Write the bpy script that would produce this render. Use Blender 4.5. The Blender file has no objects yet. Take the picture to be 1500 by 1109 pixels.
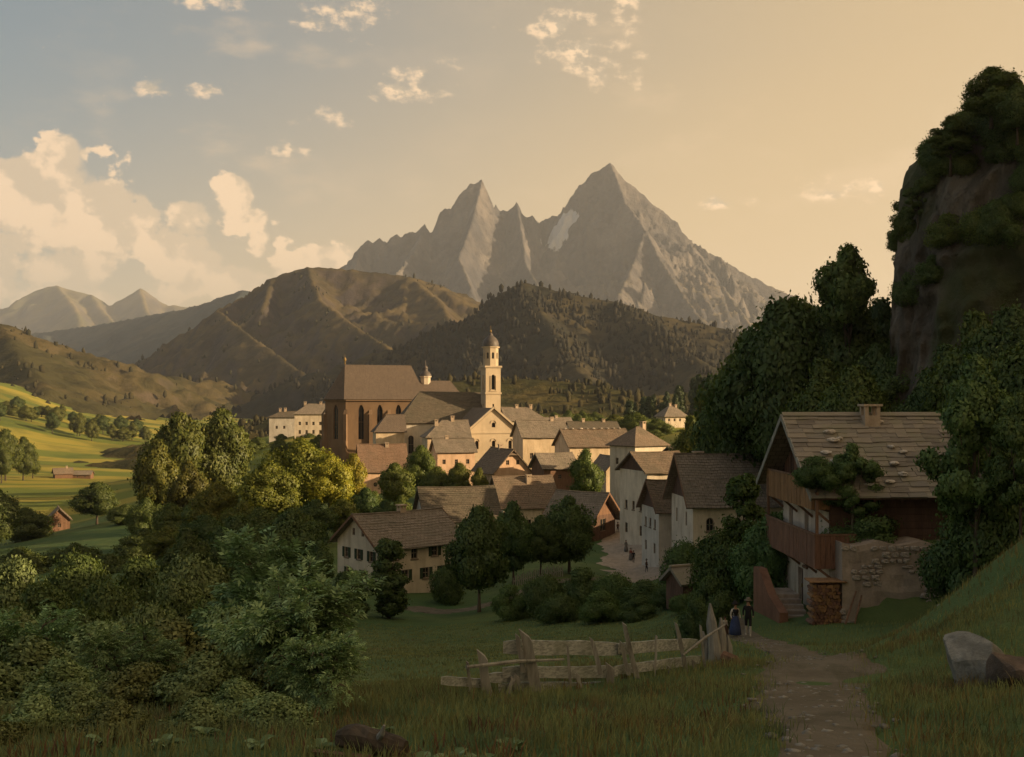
import bpy, bmesh, math, random
import numpy as np
from mathutils import Vector, Matrix

# ------------------------------------------------------------------ camera, sky, sun, exposure
S = bpy.context.scene
C = S.collection
R = math.radians
HOR = 590.0          # eye level in the 1500 px picture
F = 1600.0           # focal length in those pixels

cam_d = bpy.data.cameras.new('camera')
cam = bpy.data.objects.new('camera', cam_d)
C.objects.link(cam)
cam.location = (0, 0, 0)
cam.rotation_euler = (R(90), 0, 0)
cam_d.sensor_fit = 'HORIZONTAL'
cam_d.sensor_width = 36.0
cam_d.lens = 36.0 * F / 1500.0
cam_d.shift_y = (HOR - 554.5) / 1500.0
cam_d.clip_start = 0.3
cam_d.clip_end = 60000
S.camera = cam

SUN_AZ = 102.0       # degrees clockwise from the view direction: to the right, a touch behind the viewer
SUN_EL = 15.0
sun_dir = Vector((math.sin(R(SUN_AZ)) * math.cos(R(SUN_EL)), math.cos(R(SUN_AZ)) * math.cos(R(SUN_EL)), math.sin(R(SUN_EL))))

W = bpy.data.worlds.new('World')
S.world = W
W.use_nodes = True
W.cycles.sampling_method = 'MANUAL'
W.cycles.sample_map_resolution = 512
def build_world():
    nt = W.node_tree; nt.nodes.clear()
    N = nt.nodes.new; L = nt.links.new
    out = N('ShaderNodeOutputWorld'); bg = N('ShaderNodeBackground'); L(bg.outputs[0], out.inputs[0])
    bg.inputs['Strength'].default_value = 0.118
    sky = N('ShaderNodeTexSky'); sky.sky_type = 'NISHITA'; sky.sun_disc = False
    sky.sun_elevation = R(SUN_EL); sky.sun_rotation = R(SUN_AZ)
    sky.altitude = 600; sky.air_density = 1.0; sky.dust_density = 0.8; sky.ozone_density = 1.0
    def math_(op, a, b=None, c=None, clamp=False):
        n = N('ShaderNodeMath'); n.operation = op; n.use_clamp = clamp
        for i, v in enumerate((a, b, c)):
            if v is None: continue
            if isinstance(v, (int, float)): n.inputs[i].default_value = v
            else: L(v, n.inputs[i])
        return n.outputs[0]
    def mix(fac, a, b, mode='MIX'):
        n = N('ShaderNodeMix'); n.data_type = 'RGBA'; n.blend_type = mode
        for s, v in (('Factor', fac), ('A', a), ('B', b)):
            k = [i for i in n.inputs if i.name == s and i.type == ('VALUE' if s == 'Factor' else 'RGBA')][0]
            if isinstance(v, (int, float)): k.default_value = v
            elif isinstance(v, tuple): k.default_value = (*v, 1)
            else: L(v, k)
        return [o for o in n.outputs if o.type == 'RGBA'][0]
    def mrange(v, a, b, c=0.0, d=1.0):
        n = N('ShaderNodeMapRange'); n.interpolation_type = 'SMOOTHSTEP'
        L(v, n.inputs[0])
        for i, x in enumerate((a, b, c, d)): n.inputs[i + 1].default_value = x
        return n.outputs[0]
    tc = N('ShaderNodeTexCoord'); d = tc.outputs['Generated']
    sep = N('ShaderNodeSeparateXYZ'); L(d, sep.inputs[0])
    x, y, z = sep.outputs
    # evening tint of the whole dome
    dt = N('ShaderNodeVectorMath'); dt.operation = 'DOT_PRODUCT'; L(d, dt.inputs[0]); dt.inputs[1].default_value = (math.sin(R(SUN_AZ)), math.cos(R(SUN_AZ)), -0.0)
    low = math_('MAXIMUM', math_('SUBTRACT', 0.30, math_('ABSOLUTE', z)), 0.0)
    high = math_('MAXIMUM', math_('SUBTRACT', z, 0.30), 0.0)
    warm = mrange(math_('MULTIPLY_ADD', high, -0.35, math_('MULTIPLY_ADD', low, 1.5, dt.outputs['Value'])), -0.66, 0.20)
    col = mix(1.0, sky.outputs[0], mix(warm, SKY_COOL, SKY_WARM), 'MULTIPLY')
    col = mix(0.65, col, mix(warm, FILL_COOL, FILL_WARM))          # even colour mixed over the whole dome, added to brighten the shade
    az = math_('ARCTAN2', x, y)            # 0 ahead, positive to the right
    el = math_('ARCSINE', z)
    # ---- clouds: cumulus noise on the dome
    def noise(scale, detail, off=(0, 0, 0), st=(1, 1, 1.5), rough=0.55):
        m = N('ShaderNodeMapping'); m.vector_type = 'POINT'; L(d, m.inputs[0])
        m.inputs['Location'].default_value = off; m.inputs['Scale'].default_value = st
        n = N('ShaderNodeTexNoise'); L(m.outputs[0], n.inputs['Vector'])
        n.inputs['Scale'].default_value = scale; n.inputs['Detail'].default_value = detail; n.inputs['Roughness'].default_value = rough
        return n.outputs['Fac']
    def puff(off):
        m = N('ShaderNodeMapping'); L(d, m.inputs[0]); m.inputs['Location'].default_value = off; m.inputs['Scale'].default_value = (1, 1, 1.25)
        nz = N('ShaderNodeTexNoise'); L(m.outputs[0], nz.inputs['Vector']); nz.inputs['Scale'].default_value = 9; nz.inputs['Detail'].default_value = 6; nz.inputs['Roughness'].default_value = 0.6
        va = N('ShaderNodeVectorMath'); va.operation = 'MULTIPLY_ADD'
        L(nz.outputs['Color'], va.inputs[0]); va.inputs[1].default_value = (0.16, 0.16, 0.16); L(m.outputs[0], va.inputs[2])
        v = N('ShaderNodeTexVoronoi'); v.feature = 'F1'; L(va.outputs[0], v.inputs['Vector']); v.inputs['Scale'].default_value = 20
        return math_('MULTIPLY_ADD', v.outputs['Distance'], -0.34, nz.outputs['Fac'])
    p0 = puff((0, 0, 0)); p1 = puff((-0.012, 0.0, -0.012))
    # bank: cumulus tops grow out of the low haze, higher toward the far valley
    def blob(a0, e0, ra, re):
        u = math_('DIVIDE', math_('SUBTRACT', az, a0), ra); w = math_('DIVIDE', math_('SUBTRACT', el, e0), re)
        return math_('SUBTRACT', 1.0, math_('SQRT', math_('ADD', math_('MULTIPLY', u, u), math_('MULTIPLY', w, w))))
    def shapes(lst):
        m = None
        for b in lst:
            o = blob(*b); m = o if m is None else math_('MAXIMUM', m, o)
        return m
    foot = mrange(el, 0.02, 0.15)
    # the cumulus bank over the far valley
    bank = math_('MINIMUM', shapes(CLOUDS), 0.5)
    dens = math_('ADD', math_('MULTIPLY', bank, 0.78), math_('MULTIPLY', math_('SUBTRACT', p0, 0.36), 2.3))
    cov = mrange(dens, 0.02, 0.15)
    lit = mrange(math_('ADD', math_('SUBTRACT', p0, p1), math_('MULTIPLY', dens, -0.05)), -0.05, 0.04)
    shade = mix(math_('MULTIPLY', lit, math_('MULTIPLY_ADD', foot, 0.7, 0.3)), CLOUD_DARK, CLOUD_LIT)
    amount = math_('MULTIPLY', cov, math_('MULTIPLY_ADD', foot, 0.62, 0.12))
    # torn scraps higher up
    q0 = noise(34, 5, (0, 0, 0), (1, 1, 1.6), 0.62); q1 = noise(34, 5, (-0.006, 0, -0.006), (1, 1, 1.6), 0.62)
    sm = math_('MINIMUM', shapes(SCRAPS), 0.5)
    sd = math_('ADD', math_('MULTIPLY', sm, 0.52), math_('MULTIPLY', math_('SUBTRACT', q0, 0.55), 2.2))
    sc = math_('MULTIPLY', mrange(sd, 0.0, 0.45), 0.7)
    sl = mix(mrange(math_('SUBTRACT', q0, q1), -0.06, 0.07), CLOUD_GREY, CLOUD_LIT)
    # thin veils
    fl = noise(9.0, 6, (3.1, 1.7, 0.4), (1, 1, 2.6), 0.6)
    fl2 = noise(2.6, 1, (7.3, 0.2, 1.1))
    flm = math_('MULTIPLY', mrange(fl, 0.50, 0.70), math_('MULTIPLY', mrange(fl2, 0.44, 0.60), mrange(el, 0.10, 0.22)))
    col = mix(math_('MULTIPLY', flm, 0.35), col, CLOUD_FLECK)
    col = mix(sc, col, sl)
    col = mix(amount, col, shade)
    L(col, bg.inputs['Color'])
SKY_COOL = (0.50, 0.46, 0.37)      # dome away from the sun
SKY_WARM = (1.32, 0.63, 0.27)      # evening glow of the sun's half and the low horizon
FILL_COOL = (0.56, 0.84, 1.06)  # added dome colours, cool and warm, that raise the fill light
FILL_WARM = (2.62, 1.83, 0.92)
CLOUD_LIT = (4.7, 3.2, 1.9)
CLOUD_DARK = (3.1, 2.25, 1.4)
CLOUD_GREY = (2.2, 1.75, 1.2)
CLOUD_FLECK = (3.6, 2.5, 1.5)
CLOUDS = [(-0.47, 0.15, 0.13, 0.10), (-0.40, 0.10, 0.15, 0.09), (-0.345, 0.155, 0.05, 0.05), (-0.268, 0.165, 0.055, 0.055), (-0.275, 0.11, 0.10, 0.07), (-0.20, 0.10, 0.055, 0.045), (-0.44, 0.06, 0.25, 0.05),
          (-0.72, 0.09, 0.24, 0.10), (-1.2, 0.08, 0.3, 0.08), (1.5, 0.07, 0.4, 0.06), (2.6, 0.08, 0.4, 0.08)]
SCRAPS = [(0.078, 0.302, 0.055, 0.030), (0.10, 0.295, 0.03, 0.022), (0.105, 0.352, 0.022, 0.012), (0.025, 0.33, 0.016, 0.010), (-0.085, 0.285, 0.045, 0.025), (-0.175, 0.25, 0.022, 0.010),
          (-0.155, 0.335, 0.05, 0.020), (-0.27, 0.34, 0.04, 0.012), (0.28, 0.185, 0.06, 0.012), (0.20, 0.18, 0.03, 0.01), (-0.21, 0.222, 0.04, 0.010), (0.06, 0.335, 0.06, 0.015), (-0.30, 0.27, 0.05, 0.01)]
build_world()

sun_l = bpy.data.lights.new('sun', 'SUN')
sun_l.energy = 5.0
sun_l.angle = R(0.6)
sun_l.color = (1.0, 0.70, 0.38)
sun_o = bpy.data.objects.new('sun', sun_l)
C.objects.link(sun_o)
sun_o.rotation_euler = sun_dir.to_track_quat('Z', 'Y').to_euler()

S.view_settings.view_transform = 'Standard'
S.view_settings.look = 'None'
S.view_settings.gamma = 1.0
S.view_settings.exposure = 1.28
S.view_settings.use_curve_mapping = False
S.render.engine = 'CYCLES'
S.cycles.use_denoising = True
S.cycles.max_bounces = 8
S.cycles.diffuse_bounces = 6
S.cycles.transmission_bounces = 6
S.cycles.transparent_max_bounces = 6
S.cycles.volume_bounces = 0
S.cycles.caustics_reflective = False
S.cycles.caustics_refractive = False

# ------------------------------------------------------------------ helpers
rnd = random.Random(7)
rng = np.random.default_rng(11)

def at(px, py, Y):
    return Vector(((px - 750.0) / F * Y, Y, (HOR - py) / F * Y))
def zz(py, Y): return (HOR - py) / F * Y
def xx(px, Y): return (px - 750.0) / F * Y

_perm = np.random.default_rng(3).permutation(512)
_perm = np.concatenate([_perm, _perm])
_g = np.random.default_rng(5).normal(size=(512, 2)); _g /= np.linalg.norm(_g, axis=1)[:, None]
def perlin(x, y, seed=0):
    x = np.asarray(x, float); y = np.asarray(y, float)
    xi = np.floor(x).astype(int); yi = np.floor(y).astype(int)
    xf = x - xi; yf = y - yi
    u = xf ** 3 * (xf * (xf * 6 - 15) + 10); v = yf ** 3 * (yf * (yf * 6 - 15) + 10)
    def g(ix, iy, dx, dy):
        h = _perm[(_perm[(ix + seed * 37) & 511] + iy) & 511]
        return _g[h, 0] * dx + _g[h, 1] * dy
    a = g(xi, yi, xf, yf); b = g(xi + 1, yi, xf - 1, yf); c = g(xi, yi + 1, xf, yf - 1); d = g(xi + 1, yi + 1, xf - 1, yf - 1)
    return (a + (b - a) * u) + ((c + (d - c) * u) - (a + (b - a) * u)) * v
def fbm(x, y, octv=4, seed=0, ridged=False):
    s = 0; a = 1.0; t = 0
    for o in range(octv):
        n = perlin(x * 2 ** o, y * 2 ** o, seed + o)
        if ridged: n = 0.5 - np.abs(n) * 1.6
        s = s + n * a; t += a; a *= 0.5
    return s / t
def sstep(a, b, x):
    t = np.clip((np.asarray(x, float) - a) / (b - a), 0, 1)
    return t * t * (3 - 2 * t)

def link(name, data, mat=None, parent=None, kind=None, label=None, cat=None, group=None):
    o = bpy.data.objects.new(name, data)
    C.objects.link(o)
    if parent is not None: o.parent = parent
    if mat is not None and data is not None:
        for m in (mat if isinstance(mat, (list, tuple)) else [mat]):
            data.materials.append(m)
    if kind: o['kind'] = kind
    if label: o['label'] = label
    if cat: o['category'] = cat
    if group: o['group'] = group
    return o
def thing(name, label, cat, loc=(0, 0, 0), rz=0.0, group=None):
    o = link(name, None, label=label, cat=cat, group=group)
    o.location = loc; o.rotation_euler = (0, 0, rz)
    return o
def copy_tree(root, loc=None, rz=None, scale=None, label=None, group=None, parent=None):
    r = root.copy(); C.objects.link(r); r.parent = parent
    if loc is not None: r.location = loc
    if rz is not None: r.rotation_euler = (0, 0, rz)
    if scale is not None: r.scale = scale
    if label: r['label'] = label
    if group: r['group'] = group
    for ch in root.children:
        copy_tree(ch, parent=r)
    return r

def np_mesh(name, verts, faces, smooth=False, uv=None):
    """verts Nx3 array, faces list or Mx3 / Mx4 array"""
    me = bpy.data.meshes.new(name)
    verts = np.asarray(verts, np.float32)
    if isinstance(faces, np.ndarray):
        k = faces.shape[1]; nf = len(faces)
        me.vertices.add(len(verts)); me.vertices.foreach_set('co', verts.ravel())
        me.loops.add(nf * k); me.loops.foreach_set('vertex_index', faces.astype(np.int32).ravel())
        me.polygons.add(nf)
        me.polygons.foreach_set('loop_start', np.arange(nf, dtype=np.int32) * k)
        me.polygons.foreach_set('loop_total', np.full(nf, k, np.int32))
    else:
        me.from_pydata([tuple(map(float, v)) for v in verts], [], faces)
    me.update(calc_edges=True)
    if smooth:
        me.polygons.foreach_set('use_smooth', np.ones(len(me.polygons), bool))
    if uv is not None:
        l = me.uv_layers.new(name='UVMap'); l.data.foreach_set('uv', np.asarray(uv, np.float32).ravel())
    me.validate()
    return me

class MB:
    """collects polygons, boxes, tubes and builds one mesh object"""
    def __init__(s): s.v = []; s.f = []; s.uv = []; s.mi = []
    def poly(s, pts, uv=None, mi=0):
        b = len(s.v); s.v += [tuple(p) for p in pts]; s.f.append(list(range(b, b + len(pts)))); s.mi.append(mi)
        s.uv.append(uv if uv is not None else [(p[0], p[1] + p[2]) for p in pts])
    def box(s, x0, x1, y0, y1, z0, z1, M=None, mi=0, jit=0.0):
        P = [Vector((x, y, z)) for x in (x0, x1) for y in (y0, y1) for z in (z0, z1)]
        if jit: P = [p + Vector((rnd.uniform(-jit, jit), rnd.uniform(-jit, jit), rnd.uniform(-jit, jit))) for p in P]
        if M is not None: P = [M @ p for p in P]
        b = len(s.v); s.v += [tuple(p) for p in P]
        for q in ((0, 1, 3, 2), (4, 6, 7, 5), (0, 4, 5, 1), (2, 3, 7, 6), (0, 2, 6, 4), (1, 5, 7, 3)):
            s.f.append([b + i for i in q]); s.mi.append(mi); s.uv.append([(P[i][0] + P[i][1], P[i][2]) for i in q])
    def bar(s, a, b, w, h, up=Vector((0, 0, 1)), mi=0, jit=0.0):
        a = Vector(a); b = Vector(b); d = (b - a); L = d.length; d.normalize()
        sd = d.cross(up)
        if sd.length < 1e-4: sd = d.cross(Vector((1, 0, 0)))
        sd.normalize(); u = sd.cross(d)
        M = Matrix((d, sd, u)).transposed().to_4x4(); M.translation = a
        s.box(0, L, -w / 2, w / 2, -h / 2, h / 2, M, mi, jit)
    def tube(s, pts, rad, n=8, mi=0, cap=True, wob=0.0):
        pts = [Vector(p) for p in pts]; rings = []
        prev = None
        for i, p in enumerate(pts):
            d = (pts[min(i + 1, len(pts) - 1)] - pts[max(i - 1, 0)]).normalized()
            x = d.cross(Vector((0.13, 0.95, 0.2))) if prev is None else prev - d * prev.dot(d)
            if x.length < 1e-5: x = d.cross(Vector((1, 0, 0)))
            x.normalize(); prev = x; y = d.cross(x)
            r = rad[i] if isinstance(rad, (list, tuple)) else rad
            ring = []
            for k in range(n):
                a = 2 * math.pi * k / n; rr = r * (1 + (rnd.uniform(-wob, wob) if wob else 0))
                ring.append(len(s.v)); s.v.append(tuple(p + x * (math.cos(a) * rr) + y * (math.sin(a) * rr)))
            rings.append(ring)
        for i in range(len(rings) - 1):
            for k in range(n):
                q = [rings[i][k], rings[i][(k + 1) % n], rings[i + 1][(k + 1) % n], rings[i + 1][k]]
                s.f.append(q); s.mi.append(mi); s.uv.append([(k / n, i), ((k + 1) / n, i), ((k + 1) / n, i + 1), (k / n, i + 1)])
        if cap:
            for ring in (rings[0][::-1], rings[-1]):
                s.f.append(list(ring)); s.mi.append(mi); s.uv.append([(0, 0)] * n)
    def lathe(s, prof, n=16, c=(0, 0, 0), mi=0, phase=0.0):
        b = len(s.v)
        for r, z in prof:
            for k in range(n):
                a = 2 * math.pi * k / n + phase
                s.v.append((c[0] + r * math.cos(a), c[1] + r * math.sin(a), c[2] + z))
        for i in range(len(prof) - 1):
            for k in range(n):
                q = [b + i * n + k, b + i * n + (k + 1) % n, b + (i + 1) * n + (k + 1) % n, b + (i + 1) * n + k]
                s.f.append(q); s.mi.append(mi); s.uv.append([(k, i), (k + 1, i), (k + 1, i + 1), (k, i + 1)])
    def mesh(s, name, smooth=False):
        me = bpy.data.meshes.new(name); me.from_pydata(s.v, [], s.f)
        if any(s.mi): me.polygons.foreach_set('material_index', np.array(s.mi, np.int32))
        l = me.uv_layers.new(name='UVMap')
        l.data.foreach_set('uv', np.array([c for f in s.uv for c in f], np.float32).ravel())
        if smooth: me.polygons.foreach_set('use_smooth', np.ones(len(me.polygons), bool))
        me.update(); return me
    def build(s, name, mat, parent=None, smooth=False, **k):
        return link(name, s.mesh(name, smooth), mat, parent, **k)

# ------------------------------------------------------------------ materials
class NT:
    def __init__(s, name):
        s.m = bpy.data.materials.new(name); s.m.use_nodes = True
        s.t = s.m.node_tree; s.t.nodes.clear()
        s.out = s.N('ShaderNodeOutputMaterial')
    def N(s, k): return s.t.nodes.new(k)
    def L(s, a, b): s.t.links.new(a, b)
    def put(s, sock, v):
        if v is None: return
        if isinstance(v, (int, float)): sock.default_value = v
        elif isinstance(v, tuple): sock.default_value = (*v, 1) if (sock.type == 'RGBA' and len(v) == 3) else v
        else: s.L(v, sock)
    def math(s, op, a, b=None, c=None, clamp=False):
        n = s.N('ShaderNodeMath'); n.operation = op; n.use_clamp = clamp
        for i, v in enumerate((a, b, c)): s.put(n.inputs[i], v)
        return n.outputs[0]
    def mix(s, fac, a, b, mode='MIX'):
        n = s.N('ShaderNodeMix'); n.data_type = 'RGBA'; n.blend_type = mode
        s.put(n.inputs[0], fac); s.put(n.inputs[6], a); s.put(n.inputs[7], b)
        return n.outputs[2]
    def rng(s, v, a, b, c=0.0, d=1.0):
        n = s.N('ShaderNodeMapRange'); n.interpolation_type = 'SMOOTHSTEP'; s.L(v, n.inputs[0])
        for i, x in enumerate((a, b, c, d)): n.inputs[i + 1].default_value = x
        return n.outputs[0]
    def coord(s, kind='pos', st=(1, 1, 1), loc=(0, 0, 0)):
        if kind == 'pos': o = s.N('ShaderNodeNewGeometry').outputs['Position']
        else:
            o = s.N('ShaderNodeTexCoord').outputs[{'obj': 'Object', 'uv': 'UV', 'gen': 'Generated'}[kind]]
        m = s.N('ShaderNodeMapping'); s.L(o, m.inputs[0]); m.inputs['Scale'].default_value = st; m.inputs['Location'].default_value = loc
        return m.outputs[0]
    def noise(s, vec, scale, detail=4, rough=0.55, dist=0.0):
        n = s.N('ShaderNodeTexNoise'); s.L(vec, n.inputs['Vector'])
        n.inputs['Scale'].default_value = scale; n.inputs['Detail'].default_value = detail
        n.inputs['Roughness'].default_value = rough; n.inputs['Distortion'].default_value = dist
        return n.outputs['Fac']
    def ramp(s, v, stops):
        n = s.N('ShaderNodeValToRGB'); s.L(v, n.inputs[0]); e = n.color_ramp.elements
        while len(e) < len(stops): e.new(0.5)
        for i, (p, c) in enumerate(stops): e[i].position = p; e[i].color = (*c, 1)
        return n.outputs[0]
    def bump(s, h, strength=0.4, dist=0.1):
        n = s.N('ShaderNodeBump'); s.L(h, n.inputs['Height']); n.inputs['Strength'].default_value = strength; n.inputs['Distance'].default_value = dist
        return n.outputs[0]
    def done(s, col, rough=0.9, normal=None, spec=0.2):
        b = s.N('ShaderNodeBsdfPrincipled'); s.put(b.inputs['Base Color'], col); s.put(b.inputs['Roughness'], rough)
        b.inputs['Specular IOR Level'].default_value = spec
        if normal is not None: s.L(normal, b.inputs['Normal'])
        s.L(b.outputs[0], s.out.inputs[0]); return s.m

def m_plaster(name, c, dirt, scale=0.35, amount=0.8):
    t = NT(name); v = t.coord('pos'); vs = t.coord('pos', (1, 1, 0.25))
    a = t.noise(vs, scale * 2.2, 6, 0.65); b = t.noise(v, scale, 3)
    f = t.math('MULTIPLY', t.rng(a, 0.42, 0.72), amount)
    col = t.mix(f, c, dirt)
    col = t.mix(t.rng(b, 0.4, 0.66, 0, 0.5), col, tuple(x * 0.66 for x in c))
    fine = t.noise(v, 9, 4)
    col = t.mix(t.rng(fine, 0.35, 0.7, 0, 0.25), col, dirt)
    return t.done(col, 0.95, t.bump(t.math('ADD', t.noise(v, 4, 6), t.math('MULTIPLY', fine, 0.5)), 0.5, 0.05))
def m_roof(name, cols, bw=0.5, bh=0.4, stain=(0.05, 0.05, 0.03), amount=0.35):
    t = NT(name); uv = t.coord('uv'); v = t.coord('pos')
    br = t.N('ShaderNodeTexBrick'); t.L(uv, br.inputs['Vector'])
    br.inputs['Color1'].default_value = (*cols[0], 1); br.inputs['Color2'].default_value = (*cols[1], 1)
    br.inputs['Mortar'].default_value = (*[x * 0.45 for x in cols[0]], 1)
    br.inputs['Scale'].default_value = 1.0; br.inputs['Mortar Size'].default_value = 0.025
    br.inputs['Brick Width'].default_value = bw; br.inputs['Row Height'].default_value = bh
    br.inputs['Bias'].default_value = 0.0
    big = t.noise(v, 0.28, 5, 0.65)
    st = t.coord('uv', (1.4, 0.25, 1)); streak = t.noise(st, 1.6, 5, 0.6)
    col = t.mix(t.rng(big, 0.42, 0.68, 0, 0.8), br.outputs['Color'], cols[2])
    col = t.mix(t.rng(streak, 0.45, 0.75, 0, amount), col, stain)
    col = t.mix(t.rng(t.noise(v, 2.2, 5), 0.5, 0.75, 0, 0.5), col, cols[1])
    h = t.math('ADD', t.math('MULTIPLY', br.outputs['Fac'], -0.6), t.noise(v, 5, 4))
    return t.done(col, 0.9, t.bump(h, 0.6, 0.06))
def m_wood(name, c, d, stretch=(1, 1, 1), scale=3.0, coord='obj', rough=0.85):
    t = NT(name); v = t.coord(coord, stretch)
    g = t.noise(v, scale, 7, 0.65, 0.6); k = t.noise(v, scale * 0.22, 3)
    col = t.mix(t.rng(g, 0.35, 0.68), c, d)
    col = t.mix(t.rng(k, 0.4, 0.7, 0, 0.5), col, tuple(x * 1.5 for x in c))
    ob = t.N('ShaderNodeObjectInfo')
    col = t.mix(t.math('MULTIPLY', ob.outputs['Random'], 0.5), col, tuple((x + y) * 0.36 for x, y in zip(c, d)))
    return t.done(col, rough, t.bump(g, 0.5, 0.02))
def m_plain(name, c, d=None, scale=3.0, rough=0.85, bump=0.3, coord='obj', spec=0.2):
    t = NT(name); v = t.coord(coord); n = t.noise(v, scale, 5, 0.6)
    return t.done(t.mix(t.rng(n, 0.3, 0.7), c, d or tuple(x * 0.7 for x in c)), rough, t.bump(n, bump, 0.03), spec)
def m_leaf(name, c, d, hi, trans=0.25, patches=None):
    """leaf colours: differs from leaf to leaf and from plant to plant; object colour tints it"""
    t = NT(name); g = t.N('ShaderNodeNewGeometry'); ob = t.N('ShaderNodeObjectInfo')
    r = g.outputs['Random Per Island']
    col = t.ramp(r, [(0.0, d), (0.45, c), (0.8, c), (1.0, hi)])
    big = t.noise(t.coord('obj'), 0.9, 3)
    col = t.mix(t.rng(big, 0.35, 0.7, 0, 0.55), col, hi)
    if patches:                                         # drifts of other growth among the blades
        for k, (pc, sc, a, b) in enumerate(patches):
            pn = t.noise(t.coord('obj', (1, 1, 1), (k * 13.7, k * 5.1, 0)), sc, 4, 0.6)
            col = t.mix(t.math('MULTIPLY', t.rng(pn, a, b), t.math('MULTIPLY_ADD', r, 0.6, 0.4)), col, pc)
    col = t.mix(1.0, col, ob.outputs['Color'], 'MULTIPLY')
    df = t.N('ShaderNodeBsdfDiffuse'); tr = t.N('ShaderNodeBsdfTranslucent'); gl = t.N('ShaderNodeBsdfGlossy')
    t.L(col, df.inputs[0]); t.L(t.mix(1.0, col, (1.1, 1.05, 0.6), 'MULTIPLY'), tr.inputs[0])
    gl.inputs['Roughness'].default_value = 0.5; gl.inputs[0].default_value = (0.5, 0.55, 0.5, 1)
    a = t.N('ShaderNodeMixShader'); a.inputs[0].default_value = trans; t.L(df.outputs[0], a.inputs[1]); t.L(tr.outputs[0], a.inputs[2])
    b = t.N('ShaderNodeMixShader'); b.inputs[0].default_value = 0.035; t.L(a.outputs[0], b.inputs[1]); t.L(gl.outputs[0], b.inputs[2])
    t.L(b.outputs[0], t.out.inputs[0]); return t.m
# ------------------------------------------------------------------ ground
def right_hill(X, Y):
    h = 31.0 * (1 - np.exp(-np.maximum(0, np.asarray(X, float) - 28) / 24)) * (1 - sstep(104, 160, Y)) * sstep(-420, -40, Y)
    h = h + 14 * sstep(70, 260, X) * (1 - sstep(110, 230, Y)) * sstep(-700, -60, Y)
    return h
CTRL = [  # picture x, picture y, distance
    (750, 1109, 10), (0, 1112, 10), (1500, 1100, 10), (350, 1109, 10), (1150, 1109, 10),
    (700, 1016, 20), (1000, 996, 20), (1250, 1000, 20), (300, 1030, 20), (0, 1045, 18),
    (1060, 968, 26), (1190, 972, 30), (1130, 946, 42), (1085, 934, 52), (1160, 925, 53), (1230, 915, 52.6), (1372, 908, 52.0),
    (1420, 1012, 16), (1495, 1020, 14), (1490, 860, 24), (1500, 778, 32), (1465, 815, 44), (1340, 925, 34), (1300, 965, 27),
    (1130, 868, 66), (1100, 872, 70),
    (540, 1000, 38), (800, 955, 55), (540, 950, 70), (750, 898, 100), (600, 903, 105), (560, 868, 120), (690, 872, 122),
    (300, 960, 50), (100, 950, 60), (330, 890, 100), (120, 880, 120), (430, 850, 130),
    (960, 915, 75), (880, 905, 85), (1010, 880, 82), (790, 848, 125), (960, 838, 138), (905, 782, 175), (890, 748, 215),
    (1060, 800, 115), (1130, 800, 110), (1000, 740, 170),
    (640, 745, 220), (760, 740, 225), (640, 695, 320), (720, 695, 320), (480, 700, 320), (900, 680, 330),
    (430, 760, 190), (300, 775, 240), (90, 776, 290), (0, 800, 250), (130, 738, 420), (0, 728, 460), (200, 735, 400),
    (100, 699, 600), (0, 690, 640), (200, 700, 640), (100, 645, 900), (0, 608, 960), (200, 640, 1000), (60, 600, 1200), (200, 600, 1600), (0, 560, 1300),
    (1150, 924, 53.2), (1200, 920, 52), (1200, 944, 44), (1205, 956, 36), (1255, 948, 38), (1300, 938, 42), (1345, 924, 46), (1250, 925, 49),
    (150, 832, 190), (0, 842, 190), (255, 822, 170), (100, 856, 130), (0, 880, 110),
    (985, 626, 440), (1050, 640, 320), (440, 640, 420), (350, 650, 500), (850, 640, 500), (700, 640, 600), (950, 610, 800),
]
FAR = [(0, 0, -1.75), (-12, 0, -2.2), (12, 0, -1.3), (0, -30, 1.0), (-60, -20, -6), (-150, 60, -24), (-150, 0, -18), (-400, 100, -40), (-400, 400, -40), (-900, 500, -30), (-500, -400, -30), (0, -400, 10),
       (400, 400, -10), (900, 900, -10), (0, 2000, -30), (-1500, 2000, 40), (1500, 2000, 0), (-3000, 6000, 0), (3000, 6000, 0), (0, 6000, -20), (-9000, 14000, 0), (9000, 14000, 0), (0, 14000, 0), (0, -3000, 0), (-6000, 0, 0), (6000, 0, 0), (200, 200, -18), (120, 240, -20)]
_cx = np.array([xx(a, c) for a, b, c in CTRL] + [f[0] for f in FAR])
_cy = np.array([c for a, b, c in CTRL] + [f[1] for f in FAR], float)
_cz = np.array([zz(b, c) for a, b, c in CTRL] + [f[2] for f in FAR]) - right_hill(_cx, _cy)
def _warp(X, Y): return np.arcsinh((np.asarray(X, float) - 8) / 22), np.arcsinh((np.asarray(Y, float) - 25) / 22)
_cu, _cv = _warp(_cx, _cy)
def _phi(r2): return np.sqrt(r2 + 0.02)
_n = len(_cx)
_A = np.zeros((_n + 3, _n + 3))
_A[:_n, :_n] = _phi((_cu[:, None] - _cu[None]) ** 2 + (_cv[:, None] - _cv[None]) ** 2)
_A[:_n, _n] = 1; _A[:_n, _n + 1] = _cu; _A[:_n, _n + 2] = _cv; _A[_n:, :_n] = _A[:_n, _n:].T
_A[np.arange(_n), np.arange(_n)] += -0.006
_w = np.linalg.solve(_A, np.concatenate([_cz, [0, 0, 0]]))
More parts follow.
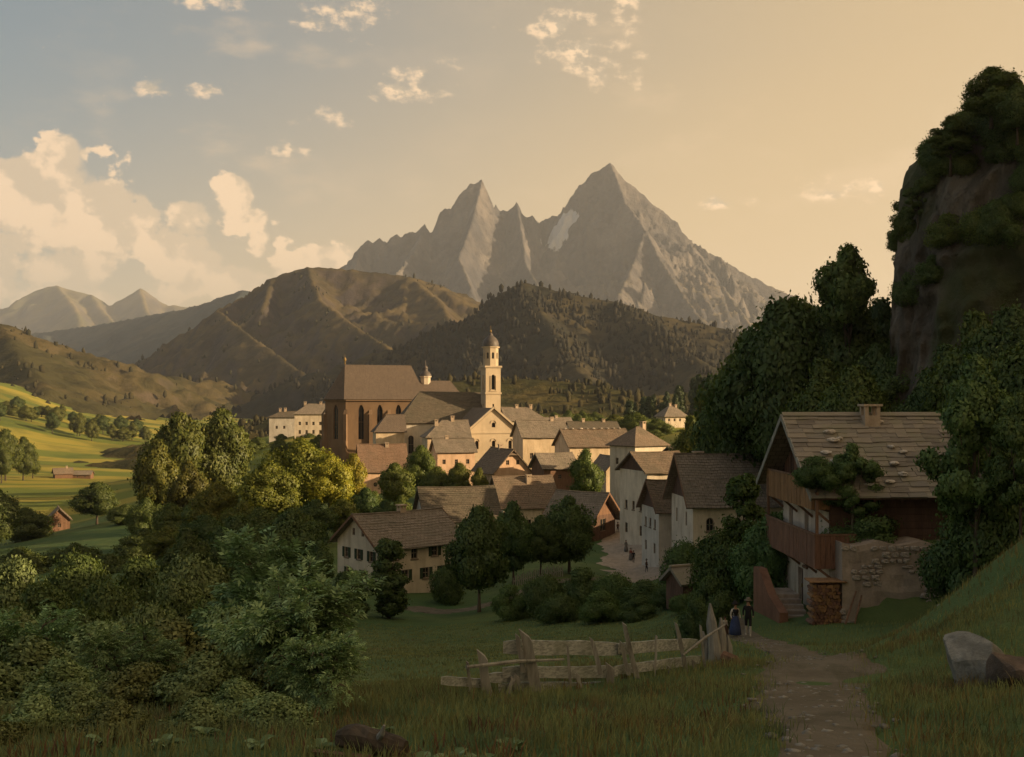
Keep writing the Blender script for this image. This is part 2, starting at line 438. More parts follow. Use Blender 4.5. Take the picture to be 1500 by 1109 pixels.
def ground(X, Y):
    X = np.asarray(X, float); Y = np.asarray(Y, float); sh = np.broadcast(X, Y).shape
    X = np.broadcast_to(X, sh).ravel(); Y = np.broadcast_to(Y, sh).ravel()
    out = np.empty(len(X))
    for i in range(0, len(X), 60000):
        u, v = _warp(X[i:i + 60000], Y[i:i + 60000])
        P = _phi((u[:, None] - _cu[None]) ** 2 + (v[:, None] - _cv[None]) ** 2)
        out[i:i + 60000] = P @ _w[:_n] + _w[_n] + _w[_n + 1] * u + _w[_n + 2] * v
    out += right_hill(X, Y)
    D = np.hypot(X, Y)
    out += perlin(X / 3.1, Y / 3.1, 2) * 0.16 * (1 - sstep(30, 80, D)) + fbm(X / 60, Y / 60, 3, 4) * 3.0 * sstep(250, 800, D)
    # garden terrace held up by the retaining wall beside the farmhouse
    m = sstep(17.4, 18.4, X) * sstep(54.0, 54.8, Y) * (1 - sstep(74, 95, Y))
    out = out * (1 - m) + np.maximum(out, -7.2 + 0.03 * (X - 16)) * m
    return out.reshape(sh)
def gz(x, y): return float(ground(np.array([x]), np.array([y]))[0])

def spaced(c, lo, hi, s0, k):
    a = [c]
    while a[-1] < hi: a.append(a[-1] + s0 + k * abs(a[-1] - c))
    b = [c]
    while b[-1] > lo: b.append(b[-1] - s0 - k * abs(b[-1] - c))
    return np.array(b[:0:-1] + a)
def grid_faces(nx, ny):
    i = np.arange(nx * ny).reshape(ny, nx)
    return np.stack([i[:-1, :-1].ravel(), i[:-1, 1:].ravel(), i[1:, 1:].ravel(), i[1:, :-1].ravel()], 1)

def m_ground():
    t = NT('meadow_ground'); v = t.coord('pos')
    big = t.noise(v, 0.05, 4, 0.6); mid = t.noise(v, 0.5, 5, 0.65); fine = t.noise(v, 6, 5, 0.65)
    huge = t.noise(t.coord('pos', (1, 1, 1)), 0.012, 4, 0.6)
    col = t.mix(t.rng(big, 0.4, 0.62), (0.062, 0.112, 0.042), (0.104, 0.142, 0.050))
    col = t.mix(t.rng(mid, 0.45, 0.75, 0, 0.6), col, (0.048, 0.080, 0.032))
    col = t.mix(t.rng(fine, 0.5, 0.8, 0, 0.5), col, (0.116, 0.120, 0.058))
    # mown and ripe strips on the far meadows
    sx = t.N('ShaderNodeSeparateXYZ'); t.L(v, sx.inputs[0])
    far = t.rng(sx.outputs['Y'], 250, 420)
    strip = t.noise(t.coord('pos', (0.25, 1.0, 1)), 0.022, 3, 0.55)
    colf = t.mix(t.rng(strip, 0.45, 0.56), (0.125, 0.155, 0.030), (0.27, 0.235, 0.045))
    colf = t.mix(t.rng(huge, 0.48, 0.62, 0, 0.6), colf, (0.06, 0.085, 0.02))
    col = t.mix(far, col, colf)
    return t.done(col, 0.95, t.bump(t.math('ADD', fine, t.math('MULTIPLY', mid, 2.0)), 0.5, 0.12), 0.1)
gx = spaced(8, -16000, 16000, 1.0, 0.027); gy = spaced(32, -3000, 17000, 1.0, 0.027)
GX, GY = np.meshgrid(gx, gy)
GZ = ground(GX, GY)
link('ground', np_mesh('ground', np.stack([GX.ravel(), GY.ravel(), GZ.ravel()], 1), grid_faces(len(gx), len(gy)), True), m_ground(), kind='structure')

# ------------------------------------------------------------------ hills and mountains
def tents(X, Y, ridges):
    """upper envelope of slopes falling off ridge lines; a ridge = (points, steepness, flattening radius)"""
    Z = np.full(X.shape, -1e9); Dm = np.full(X.shape, 1e9)
    for pts, s, Rf in ridges:
        for a, b in zip(pts[:-1], pts[1:]):
            ax, ay, az = a; bx, by, bz = b
            dx, dy = bx - ax, by - ay; l2 = dx * dx + dy * dy + 1e-9
            t = np.clip(((X - ax) * dx + (Y - ay) * dy) / l2, 0, 1)
            d = np.hypot(X - ax - t * dx, Y - ay - t * dy)
            z = az + (bz - az) * t - s * Rf * np.log1p(d / Rf)
            m = z > Z; Z = np.where(m, z, Z); Dm = np.where(m, d, Dm)
    return Z, Dm
def mountain(name, ridges, x0, x1, y0, y1, nx, ny, mat, amp, wl, seed, d0, octv=5, floor=-60, crag=0.10):
    X, Y = np.meshgrid(np.linspace(x0, x1, nx), np.linspace(y0, y1, ny))
    wx = fbm(X / wl / 1.7, Y / wl / 1.7, 3, seed + 9) * wl * 0.5; wy = fbm(X / wl / 1.7 + 31, Y / wl / 1.7, 3, seed + 10) * wl * 0.5
    _, D0 = tents(X, Y, ridges)
    k = 1 - np.exp(-D0 / d0)
    Z, D = tents(X + wx * k, Y + wy * k, ridges)
    n = fbm(X / wl, Y / wl, octv, seed, True)
    n2 = fbm(X / wl * 4.3, Y / wl * 4.3, 3, seed + 3, True)
    n3 = fbm(X / wl * 11, Y / wl * 11, 2, seed + 4, True)
    Z = Z + amp * (n - 0.22) * k + amp * 0.42 * (n2 - 0.2) * (0.22 + k) + amp * crag * (n3 - 0.2) * (0.35 + k)
    Z = np.maximum(Z, floor + fbm(X / wl, Y / wl, 2, seed) * 4)
    me = np_mesh(name, np.stack([X.ravel(), Y.ravel(), Z.ravel()], 1), grid_faces(nx, ny), True)
    return link(name, me, mat, kind='structure')
def m_mount(name, rock, rock2, grass, grass2, scale, steep=(0.55, 0.8), top=None, snow=None, bump=1.0):
    t = NT(name); v = t.coord('pos'); g = t.N('ShaderNodeNewGeometry')
    sx = t.N('ShaderNodeSeparateXYZ'); t.L(g.outputs['Normal'], sx.inputs[0]); px = t.N('ShaderNodeSeparateXYZ'); t.L(g.outputs['Position'], px.inputs[0])
    a = t.noise(v, scale, 6, 0.62); b = t.noise(v, scale * 5, 6, 0.65); c = t.noise(t.coord('pos', (1, 1, 0.35)), scale * 2.2, 5, 0.6)
    r = t.mix(t.rng(c, 0.38, 0.62), rock, rock2)
    r = t.mix(t.rng(b, 0.40, 0.66, 0, 0.7), r, tuple(x * 0.5 for x in rock))
    gr = t.mix(t.rng(a, 0.42, 0.6), grass, grass2)
    gr = t.mix(t.rng(b, 0.45, 0.65, 0, 0.6), gr, tuple(x * 0.5 for x in grass))
    f = t.rng(t.math('ADD', sx.outputs['Z'], t.math('MULTIPLY', t.math('SUBTRACT', b, 0.5), 0.5)), steep[0], steep[1])
    if top: f = t.math('MULTIPLY', f, t.rng(t.math('ADD', px.outputs['Z'], t.math('MULTIPLY', t.math('SUBTRACT', a, 0.5), top[1] - top[0])), top[1], top[0]))
    col = t.mix(f, r, gr)
    if snow:
        m = None
        for (cx, cy, cz), rad in snow:
            va = t.N('ShaderNodeVectorMath'); va.operation = 'DISTANCE'; t.L(g.outputs['Position'], va.inputs[0]); va.inputs[1].default_value = (cx, cy, cz)
            k = t.math('SUBTRACT', 1.0, t.math('DIVIDE', va.outputs['Value'], rad))
            m = k if m is None else t.math('MAXIMUM', m, k)
        m = t.math('ADD', m, t.math('MULTIPLY', t.math('SUBTRACT', t.noise(t.coord('pos', (1, 1, 0.6)), scale * 4, 5), 0.5), 2.6))
        col = t.mix(t.rng(m, 0.30, 0.42), col, (0.42, 0.45, 0.50))
    return t.done(col, 0.95, t.bump(t.math('ADD', a, t.math('MULTIPLY', b, 0.6)), 0.8, bump), 0.05)

def line(*p): return [tuple(at(*q)) for q in p]
ROCK = (0.058, 0.060, 0.070); ROCK2 = (0.122, 0.114, 0.112)
# the great twin peaks
D = 7000
peak_r = [
    (line((440, 420, D), (510, 386, D), (528, 360, D), (538, 350, D), (546, 355, D), (556, 346, D), (566, 353, D), (580, 342, D), (588, 346, D), (600, 336, D), (608, 340, D), (622, 326, D), (630, 338, D), (638, 336, D), (644, 310, D), (652, 303, D), (660, 304, D), (672, 285, D), (688, 268, D), (697, 268, D), (706, 262, D), (716, 283, D), (719, 305, D)), 3.0, 230),
    (line((719, 305, D), (726, 296, D), (733, 307, D), (744, 308, D), (757, 294, D), (765, 310, D), (772, 316, D), (780, 312, D), (786, 325, D), (794, 324, D + 150)), 3.4, 190),
    (line((794, 324, D + 150), (820, 312, D + 200), (838, 288, D + 100), (866, 254, D), (884, 246, D), (894, 237, D), (906, 252, D), (930, 274, D), (962, 302, D), (992, 326, D), (1003, 348, D), (1050, 376, D), (1100, 404, D), (1140, 424, D), (1200, 450, D), (1290, 500, D)), 2.0, 420),
    # spurs toward the viewer
    (line((894, 237, D), (915, 290, 6720), (945, 335, 6450), (962, 372, 6200), (1000, 430, 5850), (1040, 480, 5500)), 1.9, 380),
    (line((945, 335, 6450), (925, 390, 6100), (905, 430, 5800)), 2.2, 260),
    (line((1003, 348, D), (1050, 410, 6500), (1085, 455, 6100), (1110, 490, 5800)), 1.7, 380),
    (line((757, 296, D), (765, 345, 6700), (770, 385, 6450), (790, 420, 6100)), 2.6, 240),
    (line((706, 264, D), (690, 330, 6650), (672, 375, 6350), (690, 420, 6000)), 2.4, 240),
    (line((622, 329, D), (608, 365, 6700), (585, 395, 6400), (560, 420, 6100)), 2.4, 240),
    (line((530, 358, D), (520, 395, 6700), (505, 420, 6400)), 2.2, 260),
]
mountain('twin_peak_mountain', peak_r, -2600, 3600, 4900, 8200, 560, 340,
         m_mount('peak_rock', ROCK, ROCK2, (0.105, 0.098, 0.066), (0.165, 0.135, 0.088), 0.0016, (0.62, 0.86), (350, 1050),
                 [(at(818, 340, 6850), 140), (at(842, 329, 6850), 115), (at(800, 352, 6750), 120)], 75),
         280, 560, 1, 200, crag=0.24)
# far peaks over the valley
D = 12500
far_r = [(line((-260, 470, D), (-120, 440, D), (0, 452, D), (38, 446, D), (54, 424, D), (84, 417, D), (132, 430, D), (160, 450, D), (185, 442, D), (205, 421, D), (224, 445, D), (275, 448, D), (330, 440, D), (420, 460, D)), 0.8, 2600),
         (line((84, 417, D), (110, 450, 11300), (120, 480, 10200)), 0.8, 2000), (line((205, 421, D), (215, 455, 11400), (230, 480, 10400)), 0.8, 1800), (line((132, 430, D), (165, 470, 11200)), 0.8, 1500), (line((-120, 440, D), (-60, 480, 11000)), 0.8, 1500)]
mountain('far_mountain', far_r, -9500, -1500, 9500, 14500, 260, 130,
         m_mount('far_rock', ROCK, ROCK2, (0.11, 0.11, 0.06), (0.17, 0.14, 0.08), 0.0008, (0.6, 0.9), None, None, 40), 330, 1500, 21, 420)
# blue slope closing the valley
D = 5200
mid_r = [(line((-200, 500, D + 1800), (-60, 485, D + 1500), (60, 487, D + 1300), (150, 474, D + 1000), (270, 452, D + 400), (320, 436, D), (356, 424, D), (400, 432, D), (480, 440, D), (560, 450, D)), 0.75, 1900),
         (line((356, 424, D), (320, 480, 4500), (270, 540, 3900), (235, 590, 3400)), 0.8, 900), (line((150, 474, D + 1000), (160, 520, 5300), (185, 570, 4400)), 0.6, 900), (line((60, 487, D + 1300), (90, 530, 5400)), 0.6, 900)]
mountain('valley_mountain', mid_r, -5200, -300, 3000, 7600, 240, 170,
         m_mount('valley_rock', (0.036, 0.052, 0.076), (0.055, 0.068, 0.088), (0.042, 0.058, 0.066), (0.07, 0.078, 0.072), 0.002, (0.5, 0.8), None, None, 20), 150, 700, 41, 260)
# the long brown hill behind the town
D = 2900
hill_r = [(line((150, 640, 2500), (200, 594, 2550), (240, 545, 2650), (283, 498, 2720), (318, 452, 2780), (345, 438, 2800), (362, 428, 2830), (398, 406, D)), 2.0, 130), (line((398, 406, D), (450, 391, D), (520, 394, D), (600, 405, D)), 1.15, 600),
          (line((600, 405, D), (650, 420, D), (712, 447, D), (800, 480, D), (900, 520, D), (1000, 560, D)), 0.62, 900),
          (line((318, 452, 2780), (345, 475, 2560), (395, 510, 2350), (450, 550, 2150)), 1.1, 260), (line((450, 391, D), (470, 440, 2600), (540, 490, 2300), (600, 530, 2000), (640, 560, 1700)), 1.1, 330),
          (line((600, 405, D), (650, 445, 2650), (660, 480, 2450)), 0.8, 400), (line((398, 406, D), (385, 450, 2650)), 1.2, 300)]
mountain('brown_hill', hill_r, -1500, 900, 1350, 3700, 300, 260,
         m_mount('hill_cover', (0.038, 0.034, 0.036), (0.070, 0.058, 0.052), (0.052, 0.045, 0.026), (0.088, 0.070, 0.036), 0.006, (0.55, 0.85), None, None, 10), 95, 260, 61, 90)
# dark wooded knoll in front of the peaks
D = 1900
knoll_r = [(line((560, 545, D), (622, 492, D), (680, 470, D), (712, 450, D), (742, 425, D), (765, 413, D), (800, 420, D), (842, 432, D), (900, 441, D), (960, 460, D), (1010, 471, D), (1062, 480, D), (1100, 500, D), (1200, 520, D), (1400, 545, D)), 0.8, 420),
           (line((765, 413, D), (800, 470, 1700), (850, 540, 1480), (900, 590, 1300)), 0.75, 300), (line((900, 441, D), (960, 480, 1720), (1030, 530, 1500)), 0.7, 350), (line((680, 470, D), (690, 520, 1680), (720, 570, 1450)), 0.75, 300)]
mountain('wooded_knoll', knoll_r, -700, 1100, 1000, 2500, 240, 200,
         m_mount('knoll_cover', (0.024, 0.025, 0.029), (0.036, 0.033, 0.034), (0.026, 0.027, 0.020), (0.055, 0.047, 0.026), 0.009, (0.5, 0.8), None, None, 9), 60, 240, 71, 90)
# low swell between town and hills
D = 850
swell_r = [(line((330, 625, D), (450, 600, D), (560, 585, D), (640, 560, 900), (720, 552, 920), (800, 556, 900), (880, 565, 880), (930, 582, 860), (1000, 575, 900), (1100, 570, 900), (1300, 560, 900)), 0.34, 200)]
mountain('low_hill', swell_r, -420, 520, 520, 1250, 150, 120,
         m_mount('swell_cover', (0.030, 0.030, 0.018), (0.04, 0.036, 0.02), (0.045, 0.046, 0.018), (0.085, 0.070, 0.026), 0.02, (0.5, 0.8), None, None, 5), 13, 90, 81, 40)
# brown hill on the far side of the meadows
D = 1700
side_r = [(line((-420, 400, D), (-200, 430, D), (-60, 465, D), (0, 473, D), (36, 484, D), (62, 503, D), (100, 540, 1650), (150, 578, 1600), (200, 604, 1560), (260, 620, 1500)), 0.55, 420),
          (line((0, 473, D), (30, 520, 1480), (70, 570, 1300)), 0.5, 260), (line((-200, 430, D), (-120, 520, 1400), (-40, 565, 1200)), 0.5, 300)]
mountain('meadow_hill', side_r, -1900, -450, 1000, 2500, 170, 170,
         m_mount('meadow_hill_cover', (0.055, 0.048, 0.040), (0.09, 0.072, 0.055), (0.050, 0.048, 0.022), (0.080, 0.066, 0.032), 0.007, (0.55, 0.85), None, None, 9), 60, 240, 91, 100)

# ------------------------------------------------------------------ woods that clothe the hills (one mass each)
def m_wood_mass(name, c, d):
    t = NT(name); g = t.N('ShaderNodeNewGeometry')
    col = t.mix(g.outputs['Random Per Island'], c, d)
    return t.done(col, 0.95, None, 0.05)
ICO_V = None
def hill_wood(name, hill, n, size, mat, seed, zmin, dens_scale, thr):
    global ICO_V
    if ICO_V is None:
        bm = bmesh.new(); bmesh.ops.create_icosphere(bm, subdivisions=1, radius=1.0); bm.verts.ensure_lookup_table()
        ICO_V = (np.array([v.co for v in bm.verts]), np.array([[v.index for v in f.verts] for f in bm.faces])); bm.free()
    r = np.random.default_rng(seed); me = hill.data
    co = np.empty(len(me.vertices) * 3, np.float32); me.vertices.foreach_get('co', co); co = co.reshape(-1, 3)
    ok = (co[:, 2] > zmin) & (fbm(co[:, 0] / dens_scale, co[:, 1] / dens_scale, 3, seed) + 0.25 * r.normal(size=len(co)) * 0.3 > thr)
    ok &= np.abs(co[:, 0] / np.maximum(co[:, 1], 1)) < 0.52
    idx = np.nonzero(ok)[0]; pick = r.choice(idx, min(n, len(idx)) , replace=len(idx) < n)
    p = co[pick] + np.concatenate([r.normal(size=(len(pick), 2)) * 5, np.zeros((len(pick), 1))], 1)
    iv, jf = ICO_V; s = size * (0.4 + 1.3 * r.random(len(p)) ** 1.6)
    V = (iv[None] * (1 + 0.35 * r.normal(size=(len(p), len(iv), 1)) * 0.6)) * s[:, None, None] * np.array([0.5, 0.5, 1.05]) + p[:, None] + np.stack([s * 0, s * 0, s * 0.35], 1)[:, None]
    Fc = (jf[None] + (np.arange(len(p)) * len(iv))[:, None, None]).reshape(-1, 3)
    link(name, np_mesh(name, V.reshape(-1, 3), Fc, False), mat, kind='stuff', label=None)
_ob = bpy.data.objects
WM1 = m_wood_mass('knoll_wood_leaf', (0.020, 0.022, 0.020), (0.032, 0.030, 0.022)); WM2 = m_wood_mass('hill_wood_leaf', (0.028, 0.029, 0.018), (0.048, 0.043, 0.022))
hill_wood('knoll_woods', _ob['wooded_knoll'], 9000, 5.0, WM1, 5, -10, 190, -0.04)
hill_wood('hill_woods', _ob['brown_hill'], 900, 5.0, WM2, 6, -10, 150, 0.16)
hill_wood('swell_woods', _ob['low_hill'], 2400, 3.0, WM2, 7, -26, 90, 0.0)
hill_wood('meadow_hill_woods', _ob['meadow_hill'], 450, 4.4, WM2, 8, -10, 200, 0.06)

# ------------------------------------------------------------------ evening haze
hz = MB(); hz.box(-17000, 17000, -3500, 17500, -140, 1900)
t = NT('evening_haze')
pv = t.N('ShaderNodeVolumePrincipled'); pv.inputs['Color'].default_value = (0.74, 0.84, 1.0, 1); pv.inputs['Density'].default_value = 0.000052
pv.inputs['Anisotropy'].default_value = 0.2
for k in ('Density Attribute', 'Color Attribute', 'Temperature Attribute'):
    if k in pv.inputs: pv.inputs[k].default_value = ''
t.L(pv.outputs[0], t.out.inputs['Volume'])
try: t.m.cycles.homogeneous_volume = True
except Exception: pass
link('haze', hz.mesh('haze'), t.m, kind='stuff')
# ------------------------------------------------------------------ building materials
PL_WHITE = m_plaster('white_plaster', (0.62, 0.55, 0.45), (0.34, 0.28, 0.21))
PL_CREAM = m_plaster('cream_plaster', (0.60, 0.49, 0.35), (0.33, 0.25, 0.16))
PL_PINK = m_plaster('pink_plaster', (0.62, 0.44, 0.31), (0.36, 0.24, 0.16))
PL_GREY = m_plaster('grey_plaster', (0.54, 0.51, 0.46), (0.30, 0.28, 0.24))
PL_FARM = m_plaster('farm_plaster', (0.58, 0.52, 0.44), (0.28, 0.22, 0.17), 0.5, 0.85)
STONE_CH = m_plaster('church_sandstone', (0.20, 0.135, 0.085), (0.12, 0.082, 0.056), 0.2, 0.8)
STONE_TW = m_plaster('tower_stone', (0.50, 0.42, 0.31), (0.31, 0.25, 0.18), 0.2, 0.6)
STONE_RB = m_plaster('rubble_wall', (0.365, 0.304, 0.252), (0.176, 0.142, 0.119), 0.6, 0.9)
RF_BROWN = m_roof('brown_shingle_roof', [(0.163, 0.123, 0.093), (0.215, 0.167, 0.126), (0.130, 0.110, 0.084)])
RF_DARK = m_roof('dark_shingle_roof', [(0.105, 0.090, 0.070), (0.143, 0.121, 0.094), (0.090, 0.085, 0.065)])
RF_GREY = m_roof('grey_shingle_roof', [(0.188, 0.161, 0.132), (0.250, 0.212, 0.176), (0.150, 0.135, 0.108)])
RF_RED = m_roof('red_tile_roof', [(0.19, 0.125, 0.09), (0.23, 0.155, 0.112), (0.165, 0.118, 0.088)], 0.3, 0.3)
RF_SLATE = m_roof('slate_roof', [(0.125, 0.10, 0.082), (0.15, 0.12, 0.098), (0.11, 0.09, 0.075)], 0.5, 0.35, (0.07, 0.055, 0.045), 0.5)
def m_shingle():
    t = NT('weathered_shingle'); v = t.coord('obj', (0.6, 6, 6)); g = t.noise(v, 2.5, 7, 0.65, 0.6); p = t.noise(t.coord('pos'), 0.7, 4, 0.6); ob = t.N('ShaderNodeObjectInfo')
    col = t.mix(t.rng(g, 0.34, 0.68), (0.26, 0.23, 0.195), (0.13, 0.114, 0.096))
    own = t.ramp(ob.outputs['Random'], [(0.0, (0.12, 0.105, 0.09)), (0.35, (0.23, 0.205, 0.175)), (0.7, (0.30, 0.26, 0.20)), (1.0, (0.18, 0.17, 0.155))])
    col = t.mix(0.6, col, own); col = t.mix(t.rng(p, 0.45, 0.68, 0, 0.55), col, (0.20, 0.195, 0.125))
    return t.done(col, 0.88, t.bump(g, 0.7, 0.03))
RF_SHING = m_shingle()
WD_DARK = m_wood('dark_timber', (0.115, 0.070, 0.052), (0.054, 0.035, 0.028), (6, 6, 0.8), 2.5)
WD_BROWN = m_wood('brown_timber', (0.196, 0.115, 0.074), (0.095, 0.057, 0.039), (6, 6, 0.8), 2.5)
WD_RED = m_wood('red_brown_timber', (0.205, 0.112, 0.075), (0.090, 0.050, 0.036), (6, 6, 0.8), 2.5)
WD_OCHRE = m_wood('ochre_timber', (0.29, 0.165, 0.080), (0.135, 0.078, 0.042), (6, 6, 0.8), 2.5)
WD_GREY = m_wood('weathered_timber', (0.30, 0.295, 0.265), (0.125, 0.12, 0.108), (6, 6, 0.6), 2.2)
GLASS = m_plain('dark_window_glass', (0.012, 0.013, 0.016), (0.022, 0.022, 0.024), 2, 0.12, 0.05, 'obj', 0.5)
FRAME = m_plain('window_frame_paint', (0.20, 0.16, 0.12), None, 6)
SHUT = m_plain('green_shutter_paint', (0.035, 0.055, 0.032), None, 6)
COPPER = m_plain('dark_copper_dome', (0.060, 0.055, 0.055), (0.10, 0.085, 0.075), 1.2, 0.55, 0.2, 'pos', 0.4)
GILT = m_plain('dull_gilt', (0.25, 0.17, 0.06), None, 4, 0.5)
CHIM = m_plaster('chimney_plaster', (0.46, 0.37, 0.28), (0.2, 0.15, 0.11), 0.8)

# ------------------------------------------------------------------ building tools
def clip_poly(poly, planes):
    """clip a 2-D convex polygon by half planes a*u+b*v<=c"""
    for a, b, c in planes:
        out = []
        for i in range(len(poly)):
            p, q = poly[i], poly[(i + 1) % len(poly)]
            dp = a * p[0] + b * p[1] - c; dq = a * q[0] + b * q[1] - c
            if dp <= 0: out.append(p)
            if (dp < 0 < dq) or (dq < 0 < dp):
                t = dp / (dp - dq); out.append((p[0] + (q[0] - p[0]) * t, p[1] + (q[1] - p[1]) * t))
        poly = out
        if len(poly) < 3: return []
    return poly
def arch_pts(u, z0, w, h, style, n=10):
    """outline of an opening, anticlockwise from the lower left"""
    l, r = u - w / 2, u + w / 2
    if style == 'rect': return [(l, z0), (r, z0), (r, z0 + h), (l, z0 + h)]
    if style == 'round':
        return [(u + w / 2 * math.cos(a), z0 + h / 2 + h / 2 * math.sin(a)) for a in [2 * math.pi * (k + 0.5) / 12 - math.pi / 2 for k in range(12)]]
    rise = w / 2 if style == 'arch' else w * 0.95
    top = z0 + h - rise; P = [(l, z0), (r, z0), (r, top)]
    for k in range(1, n):
        t = k / n
        if style == 'arch':
            a = math.pi * t; P.append((u + w / 2 * math.cos(a), top + rise * math.sin(a)))
        else:
            s = 1 - abs(2 * t - 1); P.append((r - w * t, top + rise * math.sin(s * math.pi / 2) ** 0.85))
    P.append((l, top)); return P
def wall_face(mb, o, ux, width, height, holes, planes=(), depth=0.22, mi=0):
    """vertical wall with real openings; o = lower left corner seen from outside"""
    o = Vector(o); ux = Vector(ux); up = Vector((0, 0, 1)); n = ux.cross(up)
    P = lambda u, v, d=0.0: o + ux * u + up * v - n * d
    us = sorted({0, width} | {x for h in holes for x in (h[0] - h[2] / 2, h[0] + h[2] / 2)})
    vs = sorted({0, height} | {x for h in holes for x in (h[1], h[1] + h[3])})
    for i in range(len(us) - 1):
        for j in range(len(vs) - 1):
            cu, cv = (us[i] + us[i + 1]) / 2, (vs[j] + vs[j + 1]) / 2
            if any(abs(cu - h[0]) < h[2] / 2 and h[1] < cv < h[1] + h[3] for h in holes): continue
            q = clip_poly([(us[i], vs[j]), (us[i + 1], vs[j]), (us[i + 1], vs[j + 1]), (us[i], vs[j + 1])], planes)
            if len(q) >= 3: mb.poly([P(*p) for p in q], [(p[0], p[1]) for p in q], mi)
    for u, z0, w, h, st in holes:
        pts = arch_pts(u, z0, w, h, st)
        if st != 'rect':                                   # fill the corners round the arch
            bl, br, tr, tl = (u - w / 2, z0), (u + w / 2, z0), (u + w / 2, z0 + h), (u - w / 2, z0 + h)
            for cor in ((bl, br, tr, tl) if st == 'round' else (tr, tl)):
                seg = [p for p in pts if (p[0] - u) * (cor[0] - u) >= -1e-6 and (st != 'round' or (p[1] - z0 - h / 2) * (cor[1] - z0 - h / 2) >= -1e-6)]
                if st != 'round': seg = [p for p in seg if p[1] > z0 + 1e-6]
                for a, b in zip(seg[:-1], seg[1:]):
                    mb.poly([P(*cor), P(*a), P(*b)], None, mi)
        m = len(pts)
        for k in range(m):
            a, b = pts[k], pts[(k + 1) % m]
            mb.poly([P(*b), P(*a), P(a[0], a[1], depth), P(b[0], b[1], depth)], None, mi)
def add_window(parent, o, ux, hole, frame=FRAME, glass=GLASS, shutter=None, sill=None, depth=0.2, cross=True, name='window'):
    o = Vector(o); ux = Vector(ux); up = Vector((0, 0, 1)); n = ux.cross(up)
    u, z0, w, h, st = hole
    P = lambda uu, v, d=0.0: o + ux * uu + up * v - n * d
    pts = arch_pts(u, z0, w, h, st); cu, cv = u, z0 + h / 2
    fw = min(0.09, w * 0.16)
    ins = [(cu + (p[0] - cu) * (1 - 2 * fw / w), cv + (p[1] - cv) * (1 - 2 * fw / h)) for p in pts]
    mb = MB(); m = len(pts); d = depth - 0.10
    for k in range(m):
        a, b, c, e = pts[k], pts[(k + 1) % m], ins[(k + 1) % m], ins[k]
        mb.poly([P(*a, d), P(*b, d), P(*c, d), P(*e, d)]); mb.poly([P(*e, d), P(*c, d), P(*c, depth), P(*e, depth)])
    if cross and w > 0.5:
        t = fw * 0.5
        mb.poly([P(cu - t, z0 + fw, d + 0.03), P(cu + t, z0 + fw, d + 0.03), P(cu + t, z0 + h - fw, d + 0.03), P(cu - t, z0 + h - fw, d + 0.03)])
        mb.poly([P(u - w / 2 + fw, cv - t, d + 0.033), P(u + w / 2 - fw, cv - t, d + 0.033), P(u + w / 2 - fw, cv + t, d + 0.033), P(u - w / 2 + fw, cv + t, d + 0.033)])
    win = mb.build(name, frame, parent)
    g = MB(); g.poly([P(*p, depth - 0.02) for p in pts]); g.build('pane', glass, win)
    def slab(u0, u1, v0, v1, d0, d1, nm, mt):
        s = MB(); A = [P(a, b, c) for c in (d0, d1) for a in (u0, u1) for b in (v0, v1)]
        for q in ((0, 1, 3, 2), (4, 6, 7, 5), (0, 4, 5, 1), (2, 3, 7, 6), (0, 2, 6, 4), (1, 5, 7, 3)): s.poly([A[i] for i in q])
        return s.build(nm, mt, win)
    if sill: slab(u - w / 2 - 0.1, u + w / 2 + 0.1, z0 - 0.14, z0 - 0.003, -0.10, 0.0, 'sill', sill)
    if shutter:
        for sgn in (-1, 1):
            a = u + sgn * (w / 2 + 0.02); b = u + sgn * (w + 0.0)
            slab(min(a, b), max(a, b), z0, z0 + h, -0.07, -0.01, 'shutter', shutter)
    return win
